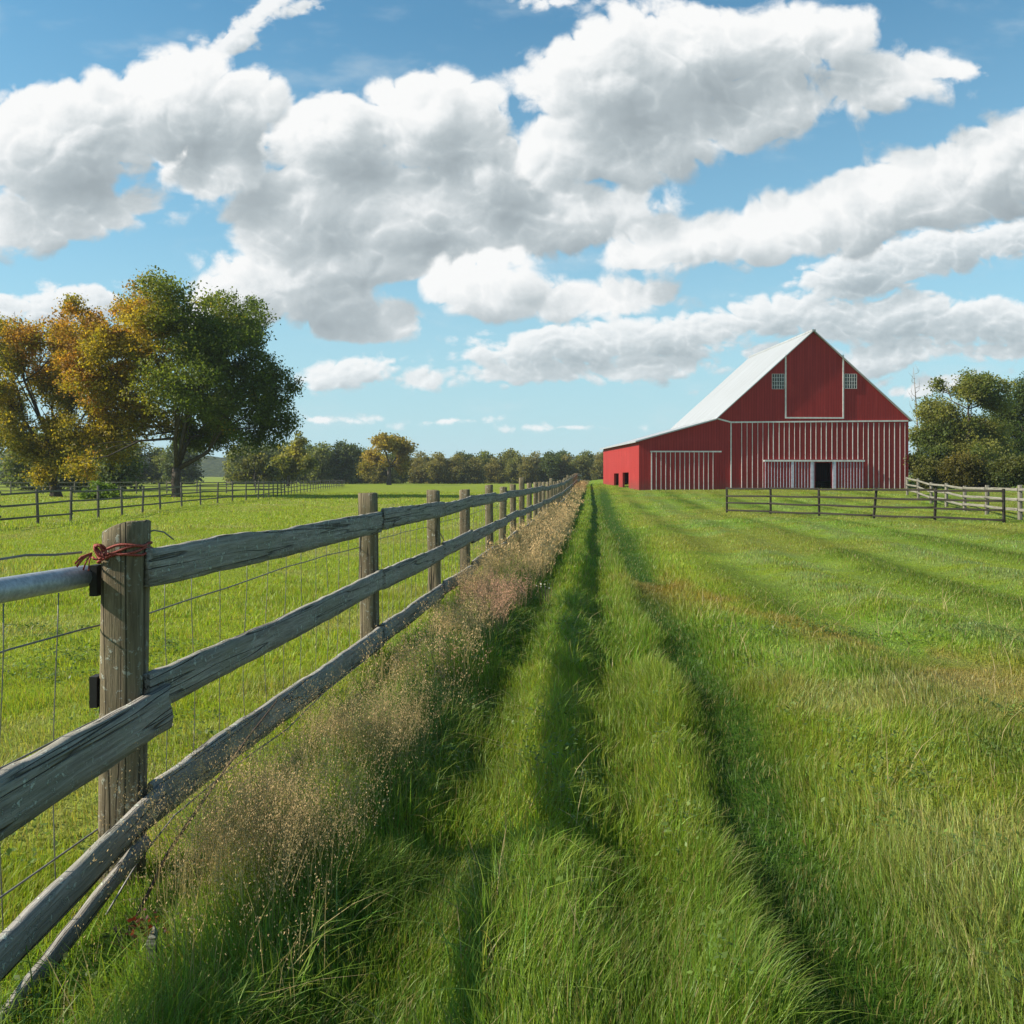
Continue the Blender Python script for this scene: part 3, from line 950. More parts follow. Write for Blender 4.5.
M_BLACK = finish(m, q, (0.022, 0.020, 0.018, 1), 0.7, 0.3)


def plank(name, p0, p1, wid, th, mat, parent, seed, rows=26, ragged=1.0, bow=0.0, wid1=None, smoothness=True):
    """a weathered plank from p0 to p1 with its broad side upright; chipped edges, crooked ends"""
    rs = np.random.default_rng(seed)
    p0 = Vector(p0); p1 = Vector(p1)
    L = (p1 - p0).length
    wid1 = wid if wid1 is None else wid1
    prof = []
    nz = 5
    for k in range(nz): prof.append((1, -0.5 + k / (nz - 1)))
    prof.append((0.0, 0.5))
    for k in range(nz): prof.append((-1, 0.5 - k / (nz - 1)))
    prof.append((0.0, -0.5))
    prof = np.array(prof); K = len(prof)
    V = np.empty((rows + 1, K, 3))
    ph = rs.uniform(0, 100)
    for i in range(rows + 1):
        t = i / rows
        s = t * L
        w = wid + (wid1 - wid) * t
        top = ragged * (0.008 * (vnoise(s, ph, 1.3) - 0.5) + 0.006 * (vnoise(s, ph, 11.0) - 0.5) - 0.022 * max(0, vnoise(s, ph + 9, 3.7) - 0.72))
        bot = ragged * (0.008 * (vnoise(s, ph + 30, 1.1) - 0.5) + 0.005 * (vnoise(s, ph + 30, 9.0) - 0.5))
        side = ragged * 0.008 * (vnoise(s, ph + 50, 1.4) - 0.5)
        sag = bow * 4 * t * (1 - t)
        zc = prof[:, 1] * w
        edge = np.abs(prof[:, 1]) > 0.4
        zz = zc + np.where(prof[:, 1] > 0.4, top, 0) + np.where(prof[:, 1] < -0.4, bot, 0) - sag
        yy = prof[:, 0] * th * 0.5 * np.where(edge & (prof[:, 0] != 0), 0.86, 1.0) + side
        xx = np.full(K, s)
        if i in (0, rows):
            xx = xx + ragged * 0.012 * rs.normal(0, 1, K)
        V[i] = np.stack([xx, yy, zz], -1)
    i0 = (np.arange(rows)[:, None] * K + np.arange(K)[None]).ravel()
    i1 = (np.arange(rows)[:, None] * K + (np.arange(K)[None] + 1) % K).ravel()
    quads = np.stack([i0, i1, i1 + K, i0 + K], -1)
    caps = np.array([list(range(K))[::-1], [rows * K + k for k in range(K)]])
    o = mesh_np(name, V.reshape(-1, 3), [quads, caps], mat, parent)
    d = (p1 - p0).normalized()
    yv = Vector((0, 0, 1)).cross(d).normalized(); zv = d.cross(yv)
    M = Matrix((d, yv, zv)).transposed().to_4x4(); M.translation = p0
    o.matrix_basis = M
    return o


def post(name, x, y, H, w, d, mat, parent, seed, lean=(0, 0), slope=0.0, rot=0.0, depth=0.35, rows=14, z=None):
    """squared old post; slope tilts its sawn top"""
    rs = np.random.default_rng(seed)
    K = 20
    a = np.arange(K) / K * 2 * math.pi
    sup = 5.0
    r = (np.abs(np.cos(a)) ** sup + np.abs(np.sin(a)) ** sup) ** (-1 / sup)
    px_, py_ = np.cos(a) * r * w / 2, np.sin(a) * r * d / 2
    ph = rs.uniform(0, 100)
    V = []
    ts = list(np.linspace(0, 1, rows)) + [1.0]
    for j, t in enumerate(ts):
        zz = -depth + (H + depth) * t
        j1 = 1 + 0.05 * (vnoise(np.cos(a) * 1.5 + ph, np.sin(a) * 1.5 + zz * 1.3, 1.0) - 0.5) * 2
        k = 0.90 if j == len(ts) - 1 else 1.0
        topz = 0.0
        zs = np.full(K, zz)
        if t > 0.93:
            zs = zz + slope * px_ + 0.012 * (vnoise(px_ * 30 + ph, py_ * 30, 1.0) - 0.5) + (0.006 if k < 1 else 0) - 0.10 * slope * px_ ** 2 * 40
        V.append(np.stack([px_ * j1 * k + lean[0] * max(zz, 0), py_ * j1 * k + lean[1] * max(zz, 0), zs], -1))
    n = len(ts)
    V = np.concatenate(V)
    i0 = (np.arange(n - 1)[:, None] * K + np.arange(K)[None]).ravel()
    i1 = (np.arange(n - 1)[:, None] * K + (np.arange(K)[None] + 1) % K).ravel()
    quads = np.stack([i0, i1, i1 + K, i0 + K], -1)
    cap = np.array([[(n - 1) * K + k for k in range(K)]])
    o = mesh_np(name, V, [quads, cap], mat, parent, smooth=False)
    o.location = (x, y, gz(x, y) if z is None else z); o.rotation_euler = (0, 0, rot)
    return o


FROT = -math.atan(FB)
fence = empty('plank_fence', (0, 0, 0))
tag(fence, 'long weathered grey plank and wire fence running up beside the grass lane', 'fence')
PY = [3.4, 7.15, 10.05, 12.4, 15.3, 17.3, 19.7, 21.9]
while PY[-1] < 112: PY.append(PY[-1] + 2.42 + 0.12 * math.sin(len(PY) * 1.7))
PY = [1.05] + PY


def fx(y): return FA + FB * y


for i, y in enumerate(PY):
    if i == 0: continue
    H = 1.36 + rnd.uniform(-0.03, 0.03) + (0.16 if i in (8, 14, 23) else 0)
    if i == 1:
        post('post', fx(y), y, 1.345, 0.150, 0.135, M_POST, fence, 3, (0.012, 0), 0.24, FROT * 0.3, rows=26)
    else:
        post('post', fx(y), y, H, 0.135, 0.13, M_POST, fence, 100 + i, (rnd.uniform(-0.02, 0.02), rnd.uniform(-0.02, 0.02)), rnd.uniform(-0.1, 0.15), FROT + rnd.uniform(-0.08, 0.08), rows=14 if i < 9 else 5)
RO = 0.092                                             # rails are nailed to the lane side of the posts
LEV = (1.172, 0.695, 0.260)
nr = 0
i = 1
while i < len(PY) - 1:
    far = PY[i] > 24
    j = min(i + (2 if far else 1), len(PY) - 1)
    if PY[i] > 60: j = min(i + 3, len(PY) - 1)
    for lv, z in enumerate(LEV):
        y0, y1 = PY[i] + 0.005, PY[j] - 0.005
        dz0, dz1 = rnd.uniform(-0.03, 0.03), rnd.uniform(-0.03, 0.03)
        if i <= 2: dz0 = dz1 = 0
        if i == 1: dz0, dz1 = ((0.012, -0.01), (0.012, 0.0), (0.025, -0.015))[lv]
        n = 1.0 + 0.004 * rnd.uniform(-1, 1)
        plank('rail', (fx(y0) + RO, y0, gz(fx(y0), y0) + z + dz0), (fx(y1) + RO, y1, gz(fx(y1), y1) + z + dz1),
              0.155 + rnd.uniform(-0.012, 0.008), 0.036, M_RAIL, fence, 300 + nr, rows=40 if i < 3 else (18 if not far else 5), ragged=(1.7 if i < 4 else 1.0) if not far else 0.8,
              bow=(0.008, 0.015, 0.0)[lv] if i == 1 else rnd.uniform(-0.005, 0.018))
        nr += 1
    i = j
# the bay nearest the camera: a broad upper plank, a low plank split along its length, and a pipe
plank('rail', (fx(1.05) + RO + 0.03, 1.05, 0.505), (fx(3.5) + RO + 0.035, 3.50, 0.615), 0.195, 0.040, M_RAIL, fence, 901, rows=60, ragged=1.5, bow=-0.012, wid1=0.165)
plank('rail', (fx(1.05) + RO + 0.03, 1.05, -0.05), (fx(3.46) + RO + 0.037, 3.46, 0.272), 0.118, 0.036, M_RAIL, fence, 902, rows=60, ragged=1.3, bow=-0.02, wid1=0.105)
plank('rail', (fx(1.05) + RO + 0.045, 1.05, -0.42), (fx(3.30) + RO + 0.045, 3.30, 0.17), 0.085, 0.030, M_RAIL, fence, 903, rows=60, ragged=1.3, bow=-0.03, wid1=0.060)
b = MB()
pts = [(fx(y) - 0.122, y, 1.135 + 0.012 * (3.2 - y)) for y in np.linspace(1.0, 3.37, 12)]
b.tube(pts, 0.041, 14)
tag(b.build('pipe_rail', M_PIPE, fence, smooth=True), 'round galvanised pipe standing in for the top rail')
for (z0, z1) in ((1.06, 1.175), (0.645, 0.76)):
    b = MB(); b.box(fx(3.4) - 0.098, fx(3.4) - 0.070, 3.345, 3.40, z0, z1)
    b.build('bracket', M_BLACK, fence)
# nails: two heads wherever a near rail meets a post
b = MB(); b.tube([(-0.008, 0, 0), (0.004, 0, 0)], 0.0055, 8)
nail = None
for i in (1, 2, 3):
    for z in LEV:
        for s in (-0.035, 0.03):
            for dy_ in ((0.035, -0.035) if i > 1 else (0.05,)):
                yy = PY[i] + dy_
                if nail is None: nail = b.build('nail', M_RUST, fence); nl = nail
                else: nl = nail.copy(); COL.objects.link(nl); nl.parent = fence
                nl.location = (fx(yy) + RO + 0.0185, yy, gz(fx(yy), yy) + z + s + (0.01 if i == 1 else 0))
# woven wire on the pasture side
b = MB()
rw = 0.0032
for z in (0.965, 0.60, 0.185):
    pts = []
    for k, y in enumerate(np.arange(1.2, 24, 0.42)):
        pts.append((fx(y) - 0.076 + 0.02 * (vnoise(y, z * 9, 1.1) - 0.5), y, gz(fx(y), y) + z + 0.055 * (vnoise(y, z * 5, 0.55) - 0.5) + 0.02 * (vnoise(y, z * 5, 2.5) - 0.5)))
    b.tube(pts, rw * 1.15, 5)
y = 2.25
while y < 19:
    if abs(y - 3.4) > 0.14:
        pts = [(fx(y) - 0.078 + 0.03 * (vnoise(y * 7, z, 2.0) - 0.5), y + 0.05 * (vnoise(y * 5, z, 1.6) - 0.5), gz(fx(y), y) + z) for z in np.linspace(-0.03, 1.10 if y > 3.4 else 1.12, 9)]
        b.tube(pts, rw * 0.75, 4)
    y += 0.22 + 0.12 * vnoise(y * 3, 7.7, 1.0)
# top strand in front of the pipe, bent tail of wire by the post, slack low strand on the lane side
b.tube([(fx(y) - 0.13, y, 1.232 + 0.01 * math.sin(y * 9)) for y in np.linspace(1.2, 3.36, 14)], rw * 1.4, 5)
b.tube([(fx(3.4) + 0.06, 3.42, 1.285), (fx(3.4) + 0.105, 3.44, 1.30), (fx(3.4) + 0.135, 3.46, 1.292), (fx(3.4) + 0.165, 3.48, 1.262)], rw, 5)
b.tube([(fx(y) + 0.125 + 0.02 * math.sin(y * 3), y, z) for y, z in ((3.05, 0.02), (3.3, 0.10), (3.6, 0.15), (4.1, 0.17), (4.8, 0.16), (5.6, 0.17), (6.4, 0.19), (7.1, 0.24))], rw * 1.2, 5)
b.tube([(fx(10.05) - 0.02, 10.1, 1.02), (fx(10.5) + 0.05, 10.6, 0.70)], 0.008, 4)
b.build('wire_netting', M_WIRE, fence, smooth=True)
# red twine knotted round the first post
b = MB()
cx, cy, cz = fx(3.4) + 0.012, 3.4, 1.225
for k in range(4):
    pts = []
    for a in np.linspace(0, 2 * math.pi, 29):
        r = (abs(math.cos(a)) ** 5 + abs(math.sin(a)) ** 5) ** (-0.2)
        pts.append((cx + math.cos(a) * (r * 0.077 + 0.006), cy + math.sin(a) * (r * 0.0695 + 0.008), cz + (k - 2) * 0.011 + 0.018 * math.cos(a + 0.4) + 0.008 * math.sin(a * 3 + k * 2)))
    b.tube(pts, 0.0050, 6)
kx, ky = cx - 0.05, cy - 0.088
for k in range(9):
    a0 = k * 1.3
    pts = [(kx + 0.024 * math.cos(a0 + t * 5) * (0.4 + t * 0.6), ky - 0.012 - 0.012 * math.sin(t * 7 + k), cz + 0.004 + 0.026 * math.sin(a0 * 0.7 + t * 4.5)) for t in np.linspace(0, 1, 12)]
    b.tube(pts, 0.0048, 5)
for k in range(6):
    a0 = rnd.uniform(2.6, 5.2)
    pts = [(kx - 0.03, ky - 0.01, cz), (kx - 0.03 + 0.03 * math.cos(a0), ky - 0.03, cz - 0.012 + 0.02 * math.sin(a0)), (kx - 0.03 + 0.05 * math.cos(a0), ky - 0.035, cz - 0.035 + 0.028 * math.sin(a0))]
    b.tube(pts, 0.003, 4)
tag(b.build('baling_twine', M_TWINE, smooth=True), 'frayed red twine knotted round the top of the nearest fence post', 'twine')

# pale broken stake in the near grass, and a dark stick leaning through the dry grass
b = MB()
x0, y0 = at(152, 2.62), 2.62
zg = gz(x0, y0) + 0.08
b.poly([(x0 - 0.016, y0 - 0.01, zg - 0.1), (x0 + 0.016, y0 - 0.01, zg - 0.1), (x0 + 0.016, y0 + 0.012, zg - 0.1), (x0 - 0.016, y0 + 0.012, zg - 0.1),
        (x0 - 0.014, y0 - 0.01, zg + 0.085), (x0 + 0.014, y0 - 0.01, zg + 0.10), (x0 + 0.012, y0 + 0.012, zg + 0.105), (x0 - 0.012, y0 + 0.012, zg + 0.09), (x0 + 0.006, y0, zg + 0.135)],
       [(0, 1, 5, 4), (1, 2, 6, 5), (2, 3, 7, 6), (3, 0, 4, 7), (4, 5, 8), (5, 6, 8), (6, 7, 8), (7, 4, 8), (3, 2, 1, 0)])
tag(b.build('broken_stake', M_PRAIL), 'pale broken wooden stake poking out of the near grass', 'stake')
b = MB()
b.tube([(fx(2.9) + 0.30, 2.85, 0.05), (fx(3.2) + 0.27, 3.2, 0.17), (fx(3.6) + 0.24, 3.65, 0.245), (fx(4.1) + 0.19, 4.15, 0.30), (fx(4.6) + 0.16, 4.6, 0.36)], [0.006, 0.007, 0.007, 0.006, 0.004], 6)
tag(b.build('dead_stick', M_RUST, smooth=True), 'thin dark dead stem leaning through the dry grass below the fence', 'stick')


# ------------------------------------------------------------------ the other fences
def board_fence(name, label, pts, spacing, H, levels, pm, rm, pw=0.12, rw_=0.12, span=2, seed=5, jit=0.03, lean=0.02, side=1, tilt=()):
    """posts along a broken line, boards nailed to one side"""
    r = random.Random(seed)
    P = []
    for (a, c) in zip(pts[:-1], pts[1:]):
        L = math.hypot(c[0] - a[0], c[1] - a[1]); n = max(1, round(L / spacing))
        for k in range(n): P.append((a[0] + (c[0] - a[0]) * k / n, a[1] + (c[1] - a[1]) * k / n))
    P.append(pts[-1])
    root = empty(name, (P[0][0], P[0][1], gz(*P[0])))
    tag(root, label, 'fence')
    O = Vector(root.location)
    for k, (x, y) in enumerate(P):
        le = (r.uniform(-lean, lean), r.uniform(-lean, lean))
        if k in tilt: le = (0.10, 0)
        o = post('post', x, y, H + r.uniform(-jit, jit), pw, pw, pm, root, seed * 50 + k, le, r.uniform(-0.05, 0.05), r.uniform(-0.1, 0.1), rows=4)
        o.location = Vector(o.location) - O
    k = 0; n = 0
    while k < len(P) - 1:
        j = min(k + span, len(P) - 1)
        (xa, ya), (xb, yb) = P[k], P[j]
        d = Vector((xb - xa, yb - ya, 0)).normalized(); nrm = Vector((d.y, -d.x, 0)) * side * (pw / 2 + 0.022)
        for z in levels:
            plank('rail', Vector((xa, ya, gz(xa, ya) + z + r.uniform(-jit, jit))) + nrm - O, Vector((xb, yb, gz(xb, yb) + z + r.uniform(-jit, jit))) + nrm - O,
                  rw_, 0.03, rm, root, seed * 90 + n, rows=6, ragged=0.8, bow=r.uniform(-0.01, 0.02)); n += 1
        k = j
    return root


board_fence('dark_fence', 'dark brown four-rail fence standing in the grass before the barn', [(9.55, 40.0), (16.4, 30.0)], 2.42, 1.12, (1.07, 0.76, 0.44, 0.11),
            M_DPOST, M_DRAIL, 0.085, 0.075, 1, 7, 0.02, 0.03, 1, tilt=(3,))
board_fence('pale_fence', 'pale bleached rail fence by the bushes right of the barn', [(24.6, 56.0), (19.0, 36.0), (17.5, 31.0), (19.5, 25.0)], 4.0, 1.16, (1.06, 0.70, 0.34),
            M_PPOST, M_PRAIL, 0.13, 0.10, 1, 8, 0.03, 0.02, 1)
board_fence('paddock_fence', 'grey paddock fence curving from the left edge past the big tree', [(-16.2, 20.0), (-15.4, 27.0), (-17.0, 43.5), (-17.2, 61.0), (-21.5, 90.0), (-28.0, 150.0)], 2.9, 1.22,
            (1.08, 0.70, 0.32), M_GPOST, M_GRAIL, 0.080, 0.065, 2, 9, 0.06, 0.04, 1)
board_fence('pasture_fence', 'straight pale grey rail fence passing behind the big tree', [(-56.0, 84.0), (-23.0, 91.0)], 2.8, 1.25, (1.12, 0.72, 0.35), M_PPOST, M_PRAIL, 0.11, 0.09, 2, 10, 0.03, 0.02, 1)

# ------------------------------------------------------------------ trees
m, q = new_mat("tree_leaves")
c = attr_col(q)
M_LEAF = finish(m, q, c, 0.55, 0.3, trans=0.52, tcol=q.mix(1.0, c, (1.3, 1.25, 0.6, 1), 'MULTIPLY'))
m, q = new_mat("tree_bark")
P = q.n('ShaderNodeTexCoord').outputs['Object']
bn = q.noise(q.v('MULTIPLY', P, (1, 1, 0.25)), 9.0, 6.0, 0.7)
M_BARK = finish(m, q, q.mix(q.mapr(bn, 0.3, 0.7), (0.035, 0.028, 0.022, 1), (0.12, 0.10, 0.08, 1)), 0.9, 0.15, bn, 0.9, 0.05)
m, q = new_mat("bleached_dead_wood")
M_DEADW = finish(m, q, (0.24, 0.22, 0.20, 1), 0.9, 0.1)


def leaf_quads(ctr, size, cols, rg, flat=0.55):
    N = len(ctr)
    u = rg.normal(0, 1, (N, 3)); u /= np.linalg.norm(u, axis=1)[:, None]
    w = rg.normal(0, 1, (N, 3)); w[:, 2] += flat; w -= (w * u).sum(1)[:, None] * u; w /= np.linalg.norm(w, axis=1)[:, None]
    v = np.cross(w, u)
    L = (size * rg.uniform(0.6, 1.35, N))[:, None]
    Q = np.stack([ctr - u * L * 0.5, ctr + v * L * 0.34 + w * L * 0.10, ctr + u * L * 0.5, ctr - v * L * 0.34 + w * L * 0.10], 1)
    return Q.reshape(-1, 3), (np.arange(N) * 4)[:, None] + np.arange(4), np.repeat(cols, 4, 0)


def crown(name, lobes, n_leaf, size, colfn, parent, seed, clump=0.55, per=16, shell=0.55, holes=0.42, squash=0.85):
    """leaf clumps spread through the lobes (x,y,z,r), thinner inside and with gaps"""
    rg = np.random.default_rng(seed)
    lob = np.array(lobes, dtype=float)
    wts = lob[:, 3] ** 2.3; wts /= wts.sum()
    nc = int(n_leaf / per)
    li = rg.choice(len(lob), nc, p=wts)
    d = rg.normal(0, 1, (nc, 3)); d /= np.linalg.norm(d, axis=1)[:, None]
    rr = (shell + (1 - shell) * rg.random(nc) ** 0.6)
    rr = np.where(rg.random(nc) < 0.22, rg.random(nc) ** 0.5 * shell, rr) * (1 + 0.13 * rg.normal(0, 1, nc))
    cc = lob[li, :3] + d * (rr * lob[li, 3])[:, None] * np.array([1, 1, squash])
    # gaps
    hn = fbm(cc[:, 0] * 0.8 + cc[:, 1] * 0.45, cc[:, 2] * 0.9 - cc[:, 1] * 0.3, 0.9 / max(clump * 1.6, 0.3), seed, 2)
    cc = cc[hn > holes]
    nc = len(cc)
    ccol = colfn(cc, rg) * rg.uniform(0.72, 1.3, nc)[:, None]
    ctr = np.repeat(cc, per, 0) + rg.normal(0, clump * 0.5, (nc * per, 3)) * np.array([1, 1, 0.7])
    cols = np.repeat(ccol, per, 0) * rg.uniform(0.7, 1.3, nc * per)[:, None]
    V, Q, C = leaf_quads(ctr, size, cols, rg)
    return mesh_np(name, V, [Q], M_LEAF, parent, cols=C)


def limbs(name, base, lobes, r0, fork_z, parent, seed, mat=None, twigs=3, lean=(0, 0)):
    """trunk that divides into a limb for each lobe, each limb with a few twigs"""
    r = random.Random(seed)
    b = MB()
    base = Vector(base)
    fork = Vector((base.x + lean[0], base.y + lean[1], base.z + fork_z))
    tr = [base + Vector((0, 0, -0.4)), base, base.lerp(fork, 0.15), base.lerp(fork, 0.5) + Vector((r.uniform(-.05, .05) * fork_z, 0, 0)), fork]
    b.tube(tr, [r0 * 1.9, r0 * 1.45, r0 * 1.1, r0 * 0.95, r0 * 0.9], 10)
    order = sorted(lobes, key=lambda l: -l[3])
    mains = []
    nmain = 5 if len(lobes) > 7 else len(lobes)
    for n_, (x, y, z, rad) in enumerate(order):
        e = Vector((x, y, z))
        st, rs = fork - Vector((0, 0, r0 * 0.5)), r0 * (0.34 + 0.30 * min(1.0, rad / ((e - fork).length + 0.1)))
        if n_ >= nmain:                                  # a side limb springs from the nearest main limb
            near = min(mains, key=lambda mm: (mm[0] - e).length)
            st, rs = near[0], near[1] * 0.62
        d = e - st
        mid = st + Vector((d.x * 0.42, d.y * 0.42, d.z * 0.32)) + Vector((r.uniform(-1, 1), r.uniform(-1, 1), r.uniform(-.5, .8))) * 0.08 * d.length
        m2 = st + Vector((d.x * 0.75, d.y * 0.75, d.z * 0.68)) + Vector((r.uniform(-1, 1), r.uniform(-1, 1), r.uniform(-.5, .8))) * 0.06 * d.length
        b.tube([st, mid, m2, e], [rs * 1.2, rs * 0.85, rs * 0.55, rs * 0.2], 6)
        if n_ < nmain: mains += [(mid, rs * 0.85), (m2, rs * 0.6)]
        for k in range(twigs):
            s = (mid, m2, m2.lerp(e, 0.5))[k % 3]
            t = Vector((r.gauss(0, 1), r.gauss(0, 1), r.gauss(0.3, 0.8))).normalized() * rad * r.uniform(0.7, 1.0)
            en = e + t
            b.tube([s, s.lerp(en, 0.55) + Vector((0, 0, 0.06 * rad)), en], [rs * 0.42, rs * 0.26, rs * 0.08], 5)
    return b.build(name, mat or M_BARK, parent, smooth=True)


def pic_lobes(lst, Y, seed, depth=0.75):
    """lobes given as picture x, y, radius at distance Y -> world, with depth to the crown"""
    r = random.Random(seed)
    cx = sum(l[0] for l in lst) / len(lst)
    out = []
    k = Y / F
    ext = max(l[0] for l in lst) - min(l[0] for l in lst)
    for (px, py, pr) in lst:
        e = math.sqrt(max(0.05, 1 - ((px - cx) / (0.6 * ext + 1)) ** 2))
        dy = r.uniform(-1, 1) * ext * 0.5 * k * depth * e
        out.append(((px - 512) * k, Y + dy, 1.5 + (HZ - py) * k, pr * k))
    return out


def mixc(a, b, t):
    return np.asarray(a)[None] + (np.asarray(b) - np.asarray(a))[None] * np.clip(t, 0, 1)[:, None]


GREEN = (0.130, 0.170, 0.024); DGREEN = (0.085, 0.122, 0.020); OLIVE = (0.185, 0.180, 0.022); GOLD = (0.37, 0.275, 0.026); ORANGE = (0.40, 0.205, 0.045)


def sub_lobes(lobes, seed, n=3, f=0.62):
    r = random.Random(seed); out = []
    for (x, y, z, rad) in lobes:
        out.append((x, y, z, rad * 0.86))
        for k in range(n):
            d = Vector((r.gauss(0, 1), r.gauss(0, 1), r.gauss(0, 0.9))).normalized() * rad * 0.72
            out.append((x + d.x, y + d.y, z + d.z, rad * f * r.uniform(0.6, 1.0)))
    return out


# the big spreading tree of the pasture, turning from the left, with some light and shade put into its colours
Yt = 71.0
bx = at(177, Yt); bz = gz(bx, Yt)
big = empty('spreading_tree', (bx, Yt, bz))
tag(big, 'tallest broad tree in the left pasture, dark green at right and turning gold at left', 'tree')
L = pic_lobes([(246, 412, 40), (250, 350, 33), (215, 325, 42), (205, 385, 50), (182, 316, 32), (146, 306, 24), (112, 300, 22), (130, 312, 26), (102, 326, 26), (118, 352, 34), (112, 395, 36), (232, 364, 28), (88, 372, 24), (96, 345, 26), (92, 322, 20), (232, 300, 15), (170, 412, 40), (225, 428, 36), (262, 425, 30),
               (135, 350, 40), (108, 385, 36), (122, 425, 34), (95, 440, 28), (172, 362, 44), (196, 294, 15), (165, 330, 30), (262, 372, 26), (238, 322, 26), (150, 332, 32), (205, 345, 40), (120, 330, 26), (100, 462, 20), (270, 390, 24), (192, 432, 26)], Yt, 4)
Ll = [(x - bx, y - Yt, z - bz, r) for x, y, z, r in L]


def big_col(c, rg):
    px = 512 + (c[:, 0] + bx) * F / Yt; py = HZ - (c[:, 2] + bz - 1.5) * F / Yt
    n = fbm(c[:, 0], c[:, 2] + c[:, 1] * 0.6, 0.45, 3.3, 3) - 0.5
    au = 1 - sstep(px + n * 90, 125, 205) + 0.5 * np.exp(-((px - 160) / 28) ** 2 - ((py - 335) / 40) ** 2)
    col = mixc(DGREEN, GREEN, 1 - sstep(px, 190, 270))  # right side coloured darker, partly leaf colour and partly shade
    col = col + (np.array(OLIVE)[None] - col) * np.clip(au * 1.3, 0, 1)[:, None]
    t = sstep(au + n * 0.9 + rg.normal(0, 0.30, len(c)), 0.5, 1.25)
    col = col + (np.array(GOLD)[None] - col) * t[:, None]
    t2 = sstep(n + rg.normal(0, 0.1, len(c)), 0.02, 0.2) * sstep(au, 0.4, 0.9)
    return col + (np.array(ORANGE)[None] - col) * (t2 * 0.9)[:, None]


crown('crown', sub_lobes(Ll, 1, 4), 200000, 0.20, big_col, big, 21, clump=0.58, per=16, holes=0.37)
limbs('trunk', (0, 0, 0), Ll, 0.36, 2.4, big, 31, twigs=4)

# its golden neighbour at the left edge
Y2 = 74.0
tx = at(56, Y2); tz = gz(tx, Y2)
gold = empty('golden_tree', (tx, Y2, tz))
tag(gold, 'golden yellow tree at the left edge with thin foliage and a leaning dark limb', 'tree')
L = pic_lobes([(24, 345, 30), (50, 342, 26), (76, 342, 24), (40, 370, 20), (30, 425, 20), (90, 372, 22), (-10, 350, 34), (8, 392, 26), (50, 385, 30), (78, 400, 28), (64, 432, 28), (38, 455, 24), (72, 468, 22), (-20, 400, 34), (-12, 440, 28), (48, 478, 16), (90, 440, 22)], Y2, 8)
Lg = [(x - tx, y - Y2, z - tz, r) for x, y, z, r in L]


def gold_col(c, rg):
    n = fbm(c[:, 0], c[:, 2] + c[:, 1] * 0.6, 0.5, 9.3, 3)
    col = mixc((0.17, 0.165, 0.022), GOLD, sstep(n + rg.normal(0, 0.22, len(c)), 0.36, 0.74))
    t = sstep(n + rg.normal(0, 0.12, len(c)), 0.52, 0.72) * sstep(c[:, 2], 5, 10)
    return col + (np.array(ORANGE)[None] - col) * (t * 0.8)[:, None]


crown('crown', sub_lobes(Lg, 2, 3), 95000, 0.20, gold_col, gold, 22, clump=0.6, per=14, holes=0.38)
limbs('trunk', (0, 0, 0), Lg, 0.38, 3.0, gold, 32, twigs=4, lean=(-0.3, 0))


def mono(c0, c1, s=0.5, off=1.0):
    def fn(c, rg):
        n = fbm(c[:, 0], c[:, 2] + c[:, 1] * 0.7, s, off, 3)
        return mixc(c0, c1, sstep(n + rg.normal(0, 0.1, len(c)), 0.35, 0.65))
    return fn


def pic_tree(name, label, cat, base_px, Y, lobes, n_leaf, size, colfn, r0, fork, seed, holes=0.40, clump=0.6, twigs=3, per=14, group=None, tname='trunk', ns=3):
    x = at(base_px, Y); z = gz(x, Y)
    o = empty(name, (x, Y, z)); tag(o, label, cat, group)
    Lw = [(a - x, b - Y, c - z, r) for a, b, c, r in pic_lobes(lobes, Y, seed)]
    crown('crown' if cat == 'tree' else 'foliage', sub_lobes(Lw, seed, ns), n_leaf, size, colfn, o, seed, clump=clump, per=per, holes=holes)
    limbs(tname, (0, 0, 0), Lw, r0, fork, o, seed + 1, twigs=twigs)
    return o


pic_tree('round_shrub', 'low round bright green shrub between the two big trees', 'shrub', 101, 61.0, [(90, 495, 9), (102, 491, 10), (114, 495, 9), (101, 498, 11)], 9000, 0.16,
         mono((0.11, 0.18, 0.03), (0.17, 0.25, 0.04)), 0.07, 0.3, 51, 0.25, 0.3, tname='stem')
pic_tree('autumn_tree', 'lone pale gold tree standing at the far end of the left pasture', 'tree', 389, 196.0,
         [(372, 458, 12), (385, 446, 14), (402, 447, 11), (400, 462, 12), (378, 452, 9), (390, 460, 10), (411, 466, 8), (367, 468, 7), (394, 440, 8)], 15000, 0.55, mono((0.20, 0.17, 0.03), (0.34, 0.25, 0.05), 0.3), 0.42, 4.0, 52, 0.42, 0.95)
pic_tree('yellowing_tree', 'yellow green tree just right of the big tree, beyond the paddock fence', 'tree', 288, 160.0,
         [(283, 462, 12), (296, 450, 11), (306, 464, 10), (290, 470, 12), (275, 472, 9), (300, 440, 6)], 13000, 0.50, mono((0.17, 0.18, 0.03), (0.30, 0.27, 0.05), 0.3), 0.28, 2.5, 53, 0.42, 0.8)
pic_tree('dusky_tree', 'dusky brown green tree right below the big crown, beyond the paddock', 'tree', 255, 150.0,
         [(250, 468, 10), (262, 462, 9), (240, 474, 8), (268, 474, 8)], 8000, 0.5, mono((0.10, 0.11, 0.03), (0.19, 0.17, 0.05), 0.3), 0.22, 2.0, 54, 0.40, 0.8)
